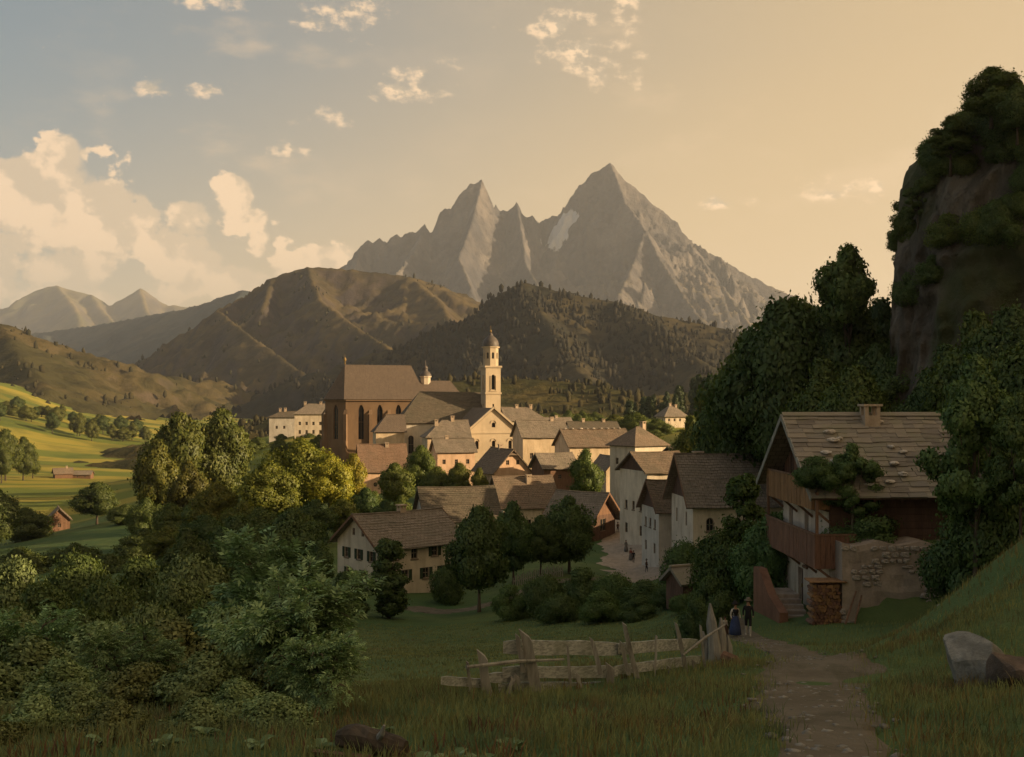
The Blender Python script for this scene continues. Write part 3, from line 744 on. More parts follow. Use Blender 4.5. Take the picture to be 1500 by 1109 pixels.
def slope(mb, e0, e1, r0, r1, th=0.22, course=0.0, lift=0.05, seg=0.9, seed=0):
    """one roof plane: eave e0-e1, ridge r0-r1; with course > 0 in overlapping uneven rows of shingles"""
    e0, e1, r0, r1 = map(Vector, (e0, e1, r0, r1))
    n = (e1 - e0).cross(((r0 + r1) / 2 - (e0 + e1) / 2)).normalized()
    if n.z < 0: n = -n
    sl = ((r0 + r1) / 2 - (e0 + e1) / 2).length; eu = (e1 - e0).normalized()
    uvp = lambda p: ((p - e0).dot(eu), ((p - e0) - eu * (p - e0).dot(eu)).length)
    dn = n * th
    if course <= 0:
        top = [e0, e1, r1, r0] if (r1 - r0).length > 1e-4 else [e0, e1, r0]
        mb.poly(top, [uvp(p) for p in top]); bt = [p - dn for p in top[::-1]]; mb.poly(bt, [uvp(p) for p in bt])
        for k in range(len(top)):
            a, b = top[k], top[(k + 1) % len(top)]
            q = [b, a, a - dn, b - dn]; mb.poly(q, [uvp(p) for p in q])
        return
    rr = random.Random(seed); rows = max(2, int(sl / course))
    bt = [e0 - dn, r0 - dn, r1 - dn, e1 - dn]; mb.poly(bt, [uvp(p) for p in bt])
    for a, b in ((e0, e1), (e1, r1), (r1, r0), (r0, e0)):
        if (a - b).length > 1e-4: q = [b, a, a - dn, b - dn]; mb.poly(q, [uvp(p) for p in q])
    for i in range(rows):
        v0, v1 = i / rows, min(1.0, (i + 1.25) / rows)
        a0, a1 = e0.lerp(r0, v0), e1.lerp(r1, v0); b0, b1 = e0.lerp(r0, v1), e1.lerp(r1, v1)
        L = (a1 - a0).length
        cuts = [0.0]
        while cuts[-1] < 1: cuts.append(cuts[-1] + max(0.02, rr.uniform(0.5, 1.5) * seg / max(L, 0.1)))
        cuts[-1] = 1.0
        for k in range(len(cuts) - 1):
            lf = lift * rr.uniform(0.5, 1.5); s0, s1 = cuts[k], cuts[k + 1]
            p = a0.lerp(a1, s0) + n * lf; q = a0.lerp(a1, s1) + n * lf * rr.uniform(0.7, 1.2); c = b0.lerp(b1, s1) + n * 0.006; d = b0.lerp(b1, s0) + n * 0.006
            mb.poly([p, q, c, d], [uvp(x) for x in (p, q, c, d)])
            pd, qd = p - n * (lf + 0.02), q - n * (lf + 0.02)
            mb.poly([pd, qd, q, p], [uvp(x) for x in (pd, qd, q, p)])
            mb.poly([pd, p, d], [uvp(x) for x in (pd, p, d)]); mb.poly([q, qd, c], [uvp(x) for x in (q, qd, c)])
def chimney(parent, x, y, z0, z1, w=0.7, d=0.7, mat=None, cap=True, slots=True):
    mb = MB(); mat = mat or CHIM
    if cap:
        mb.box(x - w / 2, x + w / 2, y - d / 2, y + d / 2, z0, z1 - 0.45)
        for sx in (-1, 1):
            for sy in (-1, 1):
                px, py = x + sx * (w / 2 - 0.09), y + sy * (d / 2 - 0.09); mb.box(px - 0.088, px + 0.088, py - 0.088, py + 0.088, z1 - 0.448, z1 - 0.14)
        mb.box(x - w / 2 - 0.1, x + w / 2 + 0.1, y - d / 2 - 0.1, y + d / 2 + 0.1, z1 - 0.139, z1)
    else:
        mb.box(x - w / 2, x + w / 2, y - d / 2, y + d / 2, z0, z1)
    return mb.build('chimney', mat, parent)

def house(name, label, center, rz, L, Wd, H, RH, wall=PL_WHITE, roof=RF_BROWN, ov=0.6, hips=(0, 0), wins=(), chims=(), gable=None,
          course=0.0, cat='house', below=1.5, wood_from=None, lean=False, boards=False):
    """ridge along local x; faces: f front(-y) r right(+x) b back l left(-x). center = middle of the plan at floor level"""
    if 150 < center[1] < 400 and cat == 'house': rz = rz + R(11)
    root = thing(name, label, cat, center, rz)
    hl, hw = L / 2, Wd / 2
    faces = {'f': ((-hl, -hw, -below), (1, 0, 0), L), 'r': ((hl, -hw, -below), (0, 1, 0), Wd), 'b': ((hl, hw, -below), (-1, 0, 0), L), 'l': ((-hl, hw, -below), (0, -1, 0), Wd)}
    wb = MB(); gbs = []
    for k, (o, ux, wd) in faces.items():
        holes = [(w[1], w[2] + below, w[3], w[4], w[5] if len(w) > 5 else 'rect') for w in wins if w[0] == k]
        gablend = (k == 'r' and hips[1] < 1) or (k == 'l' and hips[0] < 1)
        ht = H + below; planes = []
        if gablend and not lean:
            hp = hips[1] if k == 'r' else hips[0]
            top = ht + RH * (1 - hp); s = RH / hw
            planes = [(-s, 1, ht), (s, 1, ht + s * wd)]
            if gable is not None:
                wall_face(wb, o, ux, wd, ht, [h for h in holes if h[1] + h[3] <= ht])
                o2 = (o[0] - 0.0, o[1], o[2] + ht)
                gh = [(h[0], h[1] - ht, h[2], h[3], h[4]) for h in holes if h[1] >= ht]
                gb = MB(); gbs.append(gb)
                wall_face(gb, o2, ux, wd, top - ht, gh, [(-s, 1, 0), (s, 1, s * wd)])
            else: wall_face(wb, o, ux, wd, top, holes, planes)
        else: wall_face(wb, o, ux, wd, ht, holes)
    wall_o = wb.build('wall', wall, root)
    for gb in gbs: gb.build('gable_boarding', gable, root)
    for w in wins:
        o, ux, wd = faces[w[0]]; op = w[6] if len(w) > 6 else {}
        add_window(root, o, ux, (w[1], w[2] + below, w[3], w[4], w[5] if len(w) > 5 else 'rect'), **op)
    rb = MB(); s = RH / hw; ez = H - ov * s
    lx0 = -hl - (ov if hips[0] < 1 else ov); lx1 = hl + ov
    y0, y1 = -hw - ov, hw + ov
    tz = 0.16
    def P(x, y, z): return (x, y, z + tz)
    h0, h1 = hips
    rx0 = -hl - ov + (hl + ov if h0 == 1 else 0) if False else (lx0 + (hw + ov) * 0.95 if h0 == 1 else lx0)
    rx1 = lx1 - (hw + ov) * 0.95 if h1 == 1 else lx1
    if rx1 < rx0: rx0 = rx1 = (rx0 + rx1) / 2
    sd = abs(hash(name + label)) % 999 if False else len(label) * 7
    slope(rb, P(lx0, y0, ez), P(lx1, y0, ez), P(rx0, 0, H + RH), P(rx1, 0, H + RH), 0.2, course, seed=sd)
    slope(rb, P(lx1, y1, ez), P(lx0, y1, ez), P(rx1, 0, H + RH), P(rx0, 0, H + RH), 0.2, course, seed=sd + 1)
    if h0 == 1: slope(rb, P(lx0, y1, ez), P(lx0, y0, ez), P(rx0, 0, H + RH), P(rx0, 0, H + RH), 0.2, 0)
    if h1 == 1: slope(rb, P(lx1, y0, ez), P(lx1, y1, ez), P(rx1, 0, H + RH), P(rx1, 0, H + RH), 0.2, 0)
    # half hips: a small clipped corner at the gable top
    for hp, sg, lx in ((h0, -1, lx0), (h1, 1, lx1)):
        if 0 < hp < 1:
            zc = H + RH * (1 - hp); yc = hw * hp * 1.02
            slope(rb, P(lx + sg * 0.03, -yc, zc), P(lx + sg * 0.03, yc, zc), P(lx - sg * hw * hp, 0, H + RH + 0.05), P(lx - sg * hw * hp, 0, H + RH + 0.05), 0.15, 0)
    if course > 0:                                     # old roofs sag a little between the gables
        ph = len(label) * 1.7
        rb.v = [(x, y, z - 0.13 * max(0.0, 1 - (x / (hl + ov)) ** 2) + 0.035 * math.sin(x * 1.9 + ph) + 0.03 * math.sin(x * 0.8 + y * 1.3 + ph)) for x, y, z in rb.v]
    ro = rb.build('roof', roof, root)
    rc = MB(); sg_ = 0.13 if course > 0 else 0.0; xs = np.linspace(rx0, rx1, 7)
    for a, b in zip(xs[:-1], xs[1:]): rc.bar((a, 0, H + RH + tz + 0.03 - sg_ * max(0, 1 - (a / (hl + ov)) ** 2)), (b, 0, H + RH + tz + 0.03 - sg_ * max(0, 1 - (b / (hl + ov)) ** 2)), 0.3, 0.14)
    if rx1 - rx0 > 0.5: rc.build('ridge_cap', roof, ro)
    if boards:
        for hp, lx, sg in ((h0, lx0, -1), (h1, lx1, 1)):
            if hp == 0:
                for q in (-1, 1):
                    bb = MB(); bb.bar((lx + sg * 0.025, q * (hw + ov), ez + tz - 0.10), (lx + sg * 0.025, q * 0.01, H + RH + tz - 0.10), 0.05, 0.26, Vector((0, -q * RH, hw)).normalized())
                    bb.build('barge_board', WD_BROWN, root)
    for c in chims:
        x, y, top = c[:3]; w = c[3] if len(c) > 3 else 0.7
        zr = H + RH * (1 - abs(y) / hw)
        chimney(ro, x, y, zr - 0.6, zr + top, w, w)
    return root
def hpx(Y, pl, pr, pridge, peave, Wd, base, **k):
    """size and place of a house whose long side (ridge) faces the viewer, from its picture extent at distance Y"""
    L = (pr - pl) / F * Y; ze = zz(peave, Y); zr = zz(pridge, Y + Wd / 2)
    return dict(center=((pl + pr - 1500) / 2 / F * Y, Y + Wd / 2, base), L=L, Wd=Wd, H=ze - base + 0.35, RH=zr - ze - 0.35)
def row(face, us, z, w, h, st='rect', **op): return [(face, u, z, w, h, st, op) for u in us]

# ------------------------------------------------------------------ the church quarter
BASE = -21.5
def gothic_church():
    # polygonal choir toward the viewer's left, tall lancets, steep roof
    x0 = xx(480, 330); root = thing('gothic_church', 'tall brown stone church with steep hipped roof, lancet windows and many-sided choir', 'church', (x0, 326, BASE), R(12))
    E = zz(585, 328) - BASE; RT = zz(534, 334) - BASE
    foot = [(6.0, 0), (30, 0), (30, 15), (6.0, 15), (0.3, 10.3), (0.3, 4.7)]     # anticlockwise from front corner
    wb = MB(); wins = []
    for i in range(6):
        a = Vector((*foot[i], -1.0)); b = Vector((*foot[(i + 1) % 6], -1.0)); d = b - a; wd = d.length; ux = d / wd
        holes = []
        if i == 0: holes = [(u, 11.5, 1.7, 10.4, 'gothic') for u in (4.6, 10.2, 15.8, 21)]
        if i in (3, 4, 5): holes = [(wd / 2, 11.5, 1.7, 10.4, 'gothic')]
        wall_face(wb, a, ux, wd, E + 1.0, holes, depth=0.55)
        wins += [(a, ux, h) for h in holes]
    wb.build('wall', STONE_CH, root)
    for a, ux, h in wins: add_window(root, a, ux, h, frame=STONE_CH, depth=0.5, cross=True)
    for (x, y, dx, dy) in ((6.0, 0, -0.38, -0.92), (13.4, 0, 0, -1), (19, 0, 0, -1), (24.4, 0, 0, -1), (0.3, 4.7, -0.92, -0.38), (0.3, 10.3, -0.92, 0.38)):
        b = MB(); d = Vector((dx, dy, 0)); s = Vector((-dy, dx, 0)); o = Vector((x, y, 0))
        M = Matrix((s, -d, Vector((0, 0, 1)))).transposed().to_4x4(); M.translation = o
        b.box(-0.55, 0.55, -1.5, 0.2, -1, E * 0.45, M); b.box(-0.48, 0.48, -1.0, 0.2, E * 0.45, E * 0.80, M)
        t0 = E * 0.80; q = [M @ Vector(p) for p in ((-0.48, -1.0, t0), (0.48, -1.0, t0), (0.48, 0.2, t0 + 1.6), (-0.48, 0.2, t0 + 1.6))]; b.poly(q)
        b.build('buttress', STONE_CH, root)
    cor = MB()
    for i in range(6):
        a = Vector((*foot[i], E - 0.25)); b = Vector((*foot[(i + 1) % 6], E - 0.25)); n = (b - a).cross(Vector((0, 0, 1))).normalized()
        cor.bar(a + n * 0.25, b + n * 0.25, 0.5, 0.5)
    cor.build('cornice', STONE_CH, root)
    rb = MB(); ov = 0.7; c = Vector((15, 7.5))
    eo = [Vector((p[0] + (ov if p[0] > 20 else -ov * 0.8), p[1] + (-ov if p[1] < 7 else ov), E)) for p in foot]
    A = Vector((6.2, 7.5, RT)); B = Vector((26.5, 7.5, RT - 0.1))
    slope(rb, eo[0], eo[1], A, B, 0.2); slope(rb, eo[1], eo[2], B, B, 0.2); slope(rb, eo[2], eo[3], B, A, 0.2)
    for i in (3, 4, 5): slope(rb, eo[i], eo[(i + 1) % 6], A, A, 0.2)
    ro = rb.build('roof', RF_SLATE, root)
    f = MB(); f.lathe([(0.05, 0), (0.22, 0.5), (0.1, 0.9), (0.42, 1.4), (0.42, 1.8), (0.06, 2.4), (0.03, 3.2)], 8, (6.2, 7.5, RT - 0.1)); f.build('finial', GILT, ro, True)
    # lower roof behind, with a little lantern turret
    wx0, wx1 = 28, 42
    w2 = MB(); w2.box(wx0, wx1, 3, 15, -1, E + 0.4); w2.build('rear_wall', STONE_CH, root)
    r2 = MB(); t2 = zz(557, 335) - BASE
    slope(r2, (wx0 - 1, 2.4, E + 0.2), (wx1 + 0.6, 2.4, E + 0.2), (wx0 - 1, 9, t2), (wx1 - 3, 9, t2), 0.2); slope(r2, (wx1 + 0.6, 15.6, E + 0.2), (wx0 - 1, 15.6, E + 0.2), (wx1 - 3, 9, t2), (wx0 - 1, 9, t2), 0.2)
    slope(r2, (wx1 + 0.6, 2.4, E + 0.2), (wx1 + 0.6, 15.6, E + 0.2), (wx1 - 3, 9, t2), (wx1 - 3, 9, t2), 0.2)
    rr = r2.build('rear_roof', RF_SLATE, root)
    tx = xx(613, 335) - x0 + 4.2; b0 = t2 - 1.2; k = MB()
    k.lathe([(1.6, 0), (1.6, 2.2), (1.9, 2.25), (1.9, 2.6)], 8, (tx, 9, b0), phase=R(22.5)); tu = k.build('lantern_turret', PL_WHITE, rr)
    k = MB(); k.lathe([(1.9, 2.6), (1.75, 3.2), (1.2, 3.9), (0.75, 4.2), (0.7, 4.9), (0.85, 5.1), (0.6, 5.6), (0.15, 6.0), (0.08, 7.6)], 12, (tx, 9, b0)); k.build('turret_dome', COPPER, rr, True)
gothic_church()

def old_nave():
    Y = 300; x0 = xx(586, Y); x1 = xx(706, Y); E = zz(620, Y) - BASE; T = zz(573, Y + 8) - BASE
    d = x1 - x0
    root = thing('abbey_nave', 'low broad nave with plain dark hipped roof below the bell tower', 'church', (x0, Y, BASE), R(10))
    wb = MB()
    for o, ux, wd in (((0, 0, -1), (1, 0, 0), d), ((d, 0, -1), (0, 1, 0), 17), ((d, 17, -1), (-1, 0, 0), d), ((0, 17, -1), (0, -1, 0), 17)):
        wall_face(wb, o, ux, wd, E + 1, [(3.0, 8.5, 1.5, 5.0, 'arch')] if ux[0] == 1 else [])
    wb.build('wall', PL_GREY, root); add_window(root, (0, 0, -1), (1, 0, 0), (3.0, 8.5, 1.5, 5.0, 'arch'))
    rb = MB(); o = 0.7; a = (6.2, 8.5, T); b = (d + 2, 8.5, T - 0.3)
    slope(rb, (-o, -o, E), (d + 2, -o, E), a, b, 0.25, 0.55); slope(rb, (d + 2, 17 + o, E), (-o, 17 + o, E), b, a, 0.25); slope(rb, (-o, 17 + o, E), (-o, -o, E), a, a, 0.25)
    rb.build('roof', RF_DARK, root)
old_nave()

def bell_tower():
    Y = 305; cx = xx(718.5, Y); root = thing('bell_tower', 'slender cream bell tower with octagonal belfry and dark onion cap', 'tower', (cx, Y + 3, BASE), R(20))
    z1 = zz(576, Y) - BASE; z2 = zz(537, Y) - BASE; z3 = zz(509, Y) - BASE; z4 = zz(489, Y) - BASE
    a = 2.2; wb = MB()
    fs = [((-a, -a, 0), (1, 0, 0)), ((a, -a, 0), (0, 1, 0)), ((a, a, 0), (-1, 0, 0)), ((-a, a, 0), (0, -1, 0))]
    for o, ux in fs: wall_face(wb, (o[0], o[1], -1), ux, 2 * a, z2 + 1, [(a, z1 + 2.0, 1.1, 4.2, 'arch'), (a, z1 - 3.0, 0.5, 1.0, 'rect')], depth=0.4)
    wb.build('shaft', STONE_TW, root)
    for o, ux in fs:
        add_window(root, (o[0], o[1], -1), ux, (a, z1 + 2.0, 1.1, 4.2, 'arch'), depth=0.38, cross=False); add_window(root, (o[0], o[1], -1), ux, (a, z1 - 3.0, 0.5, 1.0, 'rect'), cross=False)
        s = MB(); n = Vector(ux).cross(Vector((0, 0, 1))); c = Vector((o[0], o[1], 0)) + Vector(ux) * a
        for sg in (-1, 1): s.bar(c + Vector(ux) * sg * 0.78 + n * 0.06 + Vector((0, 0, z1 + 0.8)), c + Vector(ux) * sg * 0.78 + n * 0.06 + Vector((0, 0, z1 + 4.9)), 0.26, 0.14)
        s.bar(c - Vector(ux) * 1.1 + n * 0.09 + Vector((0, 0, z1 + 0.65)), c + Vector(ux) * 1.1 + n * 0.09 + Vector((0, 0, z1 + 0.65)), 0.2, 0.25)
        s.build('window_surround', STONE_TW, root)
    for z, e in ((z1, 0.22), (z2, 0.34)):
        k = MB(); k.box(-a - e, a + e, -a - e, a + e, z - 0.25, z + 0.25); k.build('string_course', STONE_TW, root)
    r8 = 2.15; ob = MB(); ang = [R(22.5 + 45 * i) for i in range(8)]
    for i in range(8):
        p = Vector((r8 * math.cos(ang[i]), r8 * math.sin(ang[i]), z2 + 0.25)); q = Vector((r8 * math.cos(ang[(i + 1) % 8]), r8 * math.sin(ang[(i + 1) % 8]), z2 + 0.25))
        d = q - p; ux = d.normalized(); h = (d.length / 2, 2.0, 0.7, 1.8, 'arch')
        wall_face(ob, p, ux, d.length, z3 - z2 - 0.25, [h], depth=0.3); add_window(root, p, ux, h, depth=0.28, cross=False)
    ob.build('belfry', STONE_TW, root)
    k = MB(); k.lathe([(2.05, 0), (2.5, 0.1), (2.6, 0.45), (2.05, 0.5)], 8, (0, 0, z3 - 0.1), phase=R(22.5)); k.build('cornice', STONE_TW, root)
    h = z4 - z3; k = MB(); k.lathe([(2.25, 0.35), (2.3, h * 0.28), (2.1, h * 0.5), (1.55, h * 0.72), (0.85, h * 0.88), (0.55, h * 0.95), (0.6, h * 1.02), (0.35, h * 1.1), (0.1, h * 1.14)], 16, (0, 0, z3)); dm = k.build('onion_cap', COPPER, root, True)
    k = MB(); k.lathe([(0.06, 0), (0.3, 0.3), (0.3, 0.6), (0.06, 0.9), (0.05, 2.0)], 8, (0, 0, z3 + h * 1.12)); k.build('finial', GILT, dm, True)
bell_tower()

def gabled_front():
    Y = 285; w = xx(765, Y) - xx(681, Y); cx = xx(723, Y); E = zz(634, Y) - BASE; T = zz(598, Y) - BASE
    root = thing('chapel_front', 'cream gabled chapel front with round-arched windows at the tower foot', 'church', (cx, Y, BASE), R(16))
    s = (T - E) / (w / 2); wb = MB(); o = (-w / 2, 0, -1)
    zc = zz(651, Y) - BASE - 1.2; zb = zz(683, Y) - BASE - 1.2
    holes = [(w * 0.20, zc + 1, 0.95, 2.2, 'arch'), (w * 0.50, zc + 1, 0.95, 2.2, 'arch'), (w * 0.80, zc + 1, 0.95, 2.2, 'arch'), (w * 0.20, zb + 1, 0.95, 2.2, 'arch'), (w * 0.80, zb + 1, 0.95, 2.2, 'arch'), (w * 0.5, E + 2.4, 1.0, 1.3, 'arch')]
    wall_face(wb, o, (1, 0, 0), w, T + 1, holes, [(-s, 1, E + 1), (s, 1, E + 1 + s * w)], 0.35)
    wall_face(wb, (w / 2, 0, -1), (0, 1, 0), 24, E + 1, []); wall_face(wb, (-w / 2, 24, -1), (0, -1, 0), 24, E + 1, []); wall_face(wb, (w / 2, 24, -1), (-1, 0, 0), w, E + 1, [])
    wb.build('wall', STONE_TW, root)
    for h in holes:
        wn = add_window(root, o, (1, 0, 0), h, depth=0.33, cross=False)
        m = MB(); pts = arch_pts(h[0], h[1] + 0.25, h[2] + 0.55, h[3] + 0.3, 'arch')[2:]
        for a, b in zip(pts[:-1], pts[1:]): m.bar((a[0] - w / 2, -0.08, a[1] - 1), (b[0] - w / 2, -0.08, b[1] - 1), 0.16, 0.18)
        m.build('hood_mould', STONE_TW, wn)
    m = MB(); m.bar((-w / 2 - 0.1, -0.1, E + 0.0), (w / 2 + 0.1, -0.1, E), 0.25, 0.4); m.build('string_course', STONE_TW, root)
    for sg in (-1, 1):
        m = MB(); m.bar((sg * w / 2, -0.3, E + 0.2), (0, -0.3, T + 0.25), 0.7, 0.45, Vector((-sg * (T - E), 0, w / 2)).normalized() if False else Vector((0, 0, 1))); m.build('verge', STONE_TW, root)
    rb = MB(); ov = 0.4
    slope(rb, (-w / 2 - ov, 24, E - ov * s), (-w / 2 - ov, -0.2, E - ov * s), (0, 24, T + 0.1), (0, -0.2, T + 0.1), 0.25); slope(rb, (w / 2 + ov, -0.2, E - ov * s), (w / 2 + ov, 24, E - ov * s), (0, -0.2, T + 0.1), (0, 24, T + 0.1), 0.25)
    rb.build('roof', RF_BROWN, root)
gabled_front()

# ------------------------------------------------------------------ the town
def town():
    sh = dict(shutter=SHUT, sill=FRAME)
    k = hpx(252, 522, 589, 651, 690, 9, -22); k['RH'] += 0
    house('town_house', 'small house with reddish tiled roof beside the church choir', rz=R(4), wall=PL_PINK, roof=RF_RED, course=0.4, wins=row('f', (3.2, 7.0), 2.6, 0.9, 1.1, 'round') + row('r', (3, 6), 2.6, 0.9, 1.2), chims=[(1.2, -0.3, 0.8, 0.8)], **k)
    k = hpx(292, 546, 588, 608, 632, 7, -21.5)
    house('town_house', 'low dark-roofed annex against the church side wall', rz=R(3), wall=PL_CREAM, roof=RF_SLATE, hips=(1, 0), wins=row('f', (2.0, 5.0), 9.0, 0.9, 1.6, 'arch'), **k)
    k = hpx(276, 620, 682, 616, 641, 9, -21.5)
    house('town_house', 'house with grey shingled roof and two white chimneys below the nave', rz=R(2), wall=PL_CREAM, roof=RF_GREY, hips=(1, 0), course=0.5, wins=row('f', (2, 5, 8), 8.5, 0.8, 1.2), chims=[(-2.6, -1.2, 1.3, 0.9), (1.8, 0, 1.2, 0.9)], **k)
    k = hpx(262, 634, 690, 643, 663, 8, -21.5)
    house('town_house', 'low pale house with three square windows beside the chapel front', rz=R(4), wall=PL_PINK, roof=RF_GREY, course=0.5, wins=row('f', (1.6, 4.6, 7.4), 6.8, 0.8, 1.1) + row('f', (1.6, 4.6, 7.4), 3.2, 0.8, 1.1), chims=[(-1.5, 0.2, 1.0, 0.8)], **k)
    # gable toward the viewer
    Y = 235; w = xx(764, Y) - xx(706, Y)
    house('town_house', 'sunlit pale gable house with two attic windows, in front of the chapel', (xx(735, Y), Y + 6, -21.5), R(90 + 12), 12, w, zz(690, Y) + 21.5, zz(659, Y) - zz(690, Y), wall=PL_PINK, roof=RF_BROWN, ov=0.7, hips=(0.28, 0), course=0.5,
          wins=row('l', (w * 0.36, w * 0.64), zz(681, Y) + 21.5, 0.75, 1.0) + row('l', (w * 0.25, w * 0.5, w * 0.75), 3.0, 0.8, 1.2), chims=[(1, 0, 1.0, 0.8)])
    k = hpx(186, 723, 808, 698, 744, 10, -22.3)
    house('town_house', 'brown-roofed house with white chimney behind the orchard trees', rz=R(6), wall=PL_WHITE, roof=RF_BROWN, course=0.45, wins=row('f', (2, 4.5, 7), 1.2, 0.9, 1.2), chims=[(0.8, -1.0, 1.3, 0.85)], **k)
    k = hpx(160, 612, 720, 714, 764, 10, -22.3)
    house('town_house', 'long house with dark plain roof behind the shuttered farmhouse', rz=R(4), wall=PL_GREY, roof=RF_DARK, course=0.45, wins=row('f', (4.8, 7.6), 2.4, 0.95, 1.25, **sh) + row('r', (3, 6.5), 2.4, 0.9, 1.2), **k)
    # house with green shutters, seen over its corner
    Y = 119; a = R(40); L, Wd = 10.8, 8.8
    near = Vector((xx(556, Y), Y, 0)); ex = Vector((math.cos(a), math.sin(a), 0)); ey = Vector((-math.sin(a), math.cos(a), 0))
    c = near + ex * (L / 2) + ey * (Wd / 2)
    base = zz(866, Y); H = zz(800, Y) - base; RH = zz(753, Y + 5) - zz(800, Y)
    house('farmhouse', 'pale two-storey house with green shutters and big brown roof by the meadow', (c.x, c.y, base), a, L, Wd, H, RH, wall=PL_WHITE, roof=RF_GREY, ov=0.8, course=0.42, boards=True,
          wins=[('f', 2.0, 3.2, 0.85, 1.15, 'rect', sh), ('f', 4.6, 3.1, 0.85, 1.3, 'arch', dict(sill=FRAME)), ('f', 7.4, 3.2, 0.85, 1.15, 'rect', sh), ('f', 3.4, 0.8, 0.85, 1.2, 'rect', sh), ('f', 6.2, 0.8, 0.85, 1.2, 'rect', sh), ('f', 8.6, 0.8, 0.85, 1.2, 'rect', sh),
                ('l', 2.0, 3.0, 0.85, 1.15, 'rect', sh), ('l', 4.6, 3.0, 0.85, 1.15, 'rect', sh), ('l', 7.2, 3.0, 0.85, 1.15, 'rect', sh), ('l', 2.4, 0.8, 0.85, 1.1, 'rect', sh), ('l', 5.6, 0.8, 0.85, 1.1, 'rect', sh),
                ('l', 3.5, H + 0.7, 0.55, 0.8, 'rect'), ('l', 5.4, H + 0.7, 0.55, 0.8, 'rect')], chims=[(0.6, 0.2, 1.0, 0.8)])
    # dark wooden barn by the street
    house('timber_barn', 'dark log barn with broad overhanging roof at the bend of the street', (xx(853, 176), 176, -21.0), R(-38), 8.0, 7.0, 3.2, 3.4, wall=WD_DARK, roof=RF_GREY, ov=1.2, course=0.5, cat='barn', gable=WD_BROWN, boards=True, wins=row('r', (3.5,), 0.6, 1.6, 2.0))
    house('timber_barn', 'tall brown boarded barn between the chapel and the long sunlit house', (xx(812, 228), 231, -21.5), R(24), 7.5, 6, 8.2, 2.6, wall=WD_BROWN, roof=RF_GREY, ov=0.7, course=0.5, cat='barn', wins=row('f', (3.7,), 5.6, 0.8, 0.9))
    k = hpx(242, 822, 920, 629, 655, 10, -21.5)
    house('town_house', 'long sunlit house with brown shingled roof weighted by stones', rz=R(6), wall=PL_CREAM, roof=RF_BROWN, course=0.5, wins=row('f', (1.6, 4.5, 7.5, 10.5, 13), 7.2, 0.85, 1.2, sill=FRAME) + row('f', (1.6, 4.5, 7.5, 10.5, 13), 3.6, 0.85, 1.2), **k)
    k = hpx(264, 757, 826, 616, 641, 9, -21.5)
    house('town_house', 'grey-roofed house just right of the chapel front', rz=R(5), wall=PL_CREAM, roof=RF_GREY, course=0.5, wins=row('f', (2.2, 5.6, 9), 8.0, 0.85, 1.4) + row('f', (2.2, 5.6, 9), 4.2, 0.85, 1.3), chims=[(3, 0, 0.9, 0.8)], **k)
    k = hpx(335, 735, 797, 597, 617, 10, -21.5)
    house('town_house', 'tall house with pale hipped roof behind the bell tower', rz=R(4), wall=PL_WHITE, roof=RF_GREY, hips=(0, 1), course=0.5, wins=row('f', (3, 7, 11), 11.5, 0.9, 1.5), chims=[(-2, 0, 1.0, 0.9), (2.5, 0, 1.0, 0.9)], **k)
    k = hpx(370, 795, 836, 612, 626, 9, -21.5)
    house('town_house', 'distant low pale-roofed house beyond the chapel roofs', rz=R(4), wall=PL_WHITE, roof=RF_GREY, wins=row('f', (3, 6.5), 10.5, 0.9, 1.4), chims=[(0, 0, 0.9, 0.9)], **k)
    k = hpx(355, 832, 905, 618, 632, 9, -21.5)
    house('town_house', 'far dark-roofed house rising just behind the long sunlit house', rz=R(2), wall=PL_GREY, roof=RF_DARK, wins=row('f', (3, 8, 13), 9.8, 0.9, 1.4), chims=[(-3, 0, 1.2, 0.9), (4, 0, 1.0, 0.9)], **k)
    # pyramid-roofed house
    Y = 214; w = 7.6
    house('town_house', 'tall square house with pyramid roof at the head of the street', (xx(938, Y), Y + 4, -21.2), R(24), w + 0.6, w, zz(650, Y) + 21.2, zz(627, Y) - zz(650, Y), wall=PL_WHITE, roof=RF_BROWN, ov=0.7, hips=(1, 1),
          wins=row('f', (2, 5.2), 9.0, 0.85, 1.3, sill=FRAME) + row('f', (2, 5.2), 5.6, 0.85, 1.3) + row('l', (2.2, 5.2), 9.0, 0.85, 1.3), chims=[(2.2, 1.0, 2.0, 0.9)])
    house('town_house', 'little narrow gabled house with grey roof at the street end', (xx(893, 226), 229, -21.2), R(100), 7, 4.6, zz(688, 224) + 21.2, 2.6, wall=PL_CREAM, roof=RF_GREY, ov=0.5, course=0.5, wins=row('l', (1.5, 3.1), 4.0, 0.7, 1.0))
    # row along the street: gable ends onto the street
    Y = 158; k = hpx(Y, 929, 1000, 663, 694, 9, -21.0)
    house('street_house', 'gabled street house with grey-brown roof, second up the street row', rz=R(9), wall=PL_WHITE, roof=RF_BROWN, course=0.45, wins=row('l', (2.2, 4.6, 7.0), 5.2, 0.8, 1.3, sill=FRAME) + row('l', (2.2, 7.0), 1.6, 0.9, 1.5) + row('f', (1.5, 4), 6.2, 0.8, 1.2), gable=WD_DARK, **k)
    Y = 139; k = hpx(Y, 957, 1001, 704, 750, 7.5, -20.8)
    house('street_house', 'narrow steep-roofed house at the near end of the street row', rz=R(10), wall=PL_GREY, roof=RF_BROWN, ov=0.6, course=0.42, wins=row('l', (1.8, 3.8, 5.8), 4.6, 0.75, 1.2, sill=FRAME) + row('l', (1.8, 5.6), 1.4, 0.8, 1.3) + row('f', (2.0,), 1.2, 0.8, 1.0), gable=WD_DARK, boards=True, **k)
    Y = 120; k = hpx(Y, 1008, 1150, 666, 737, 10, -17.0)
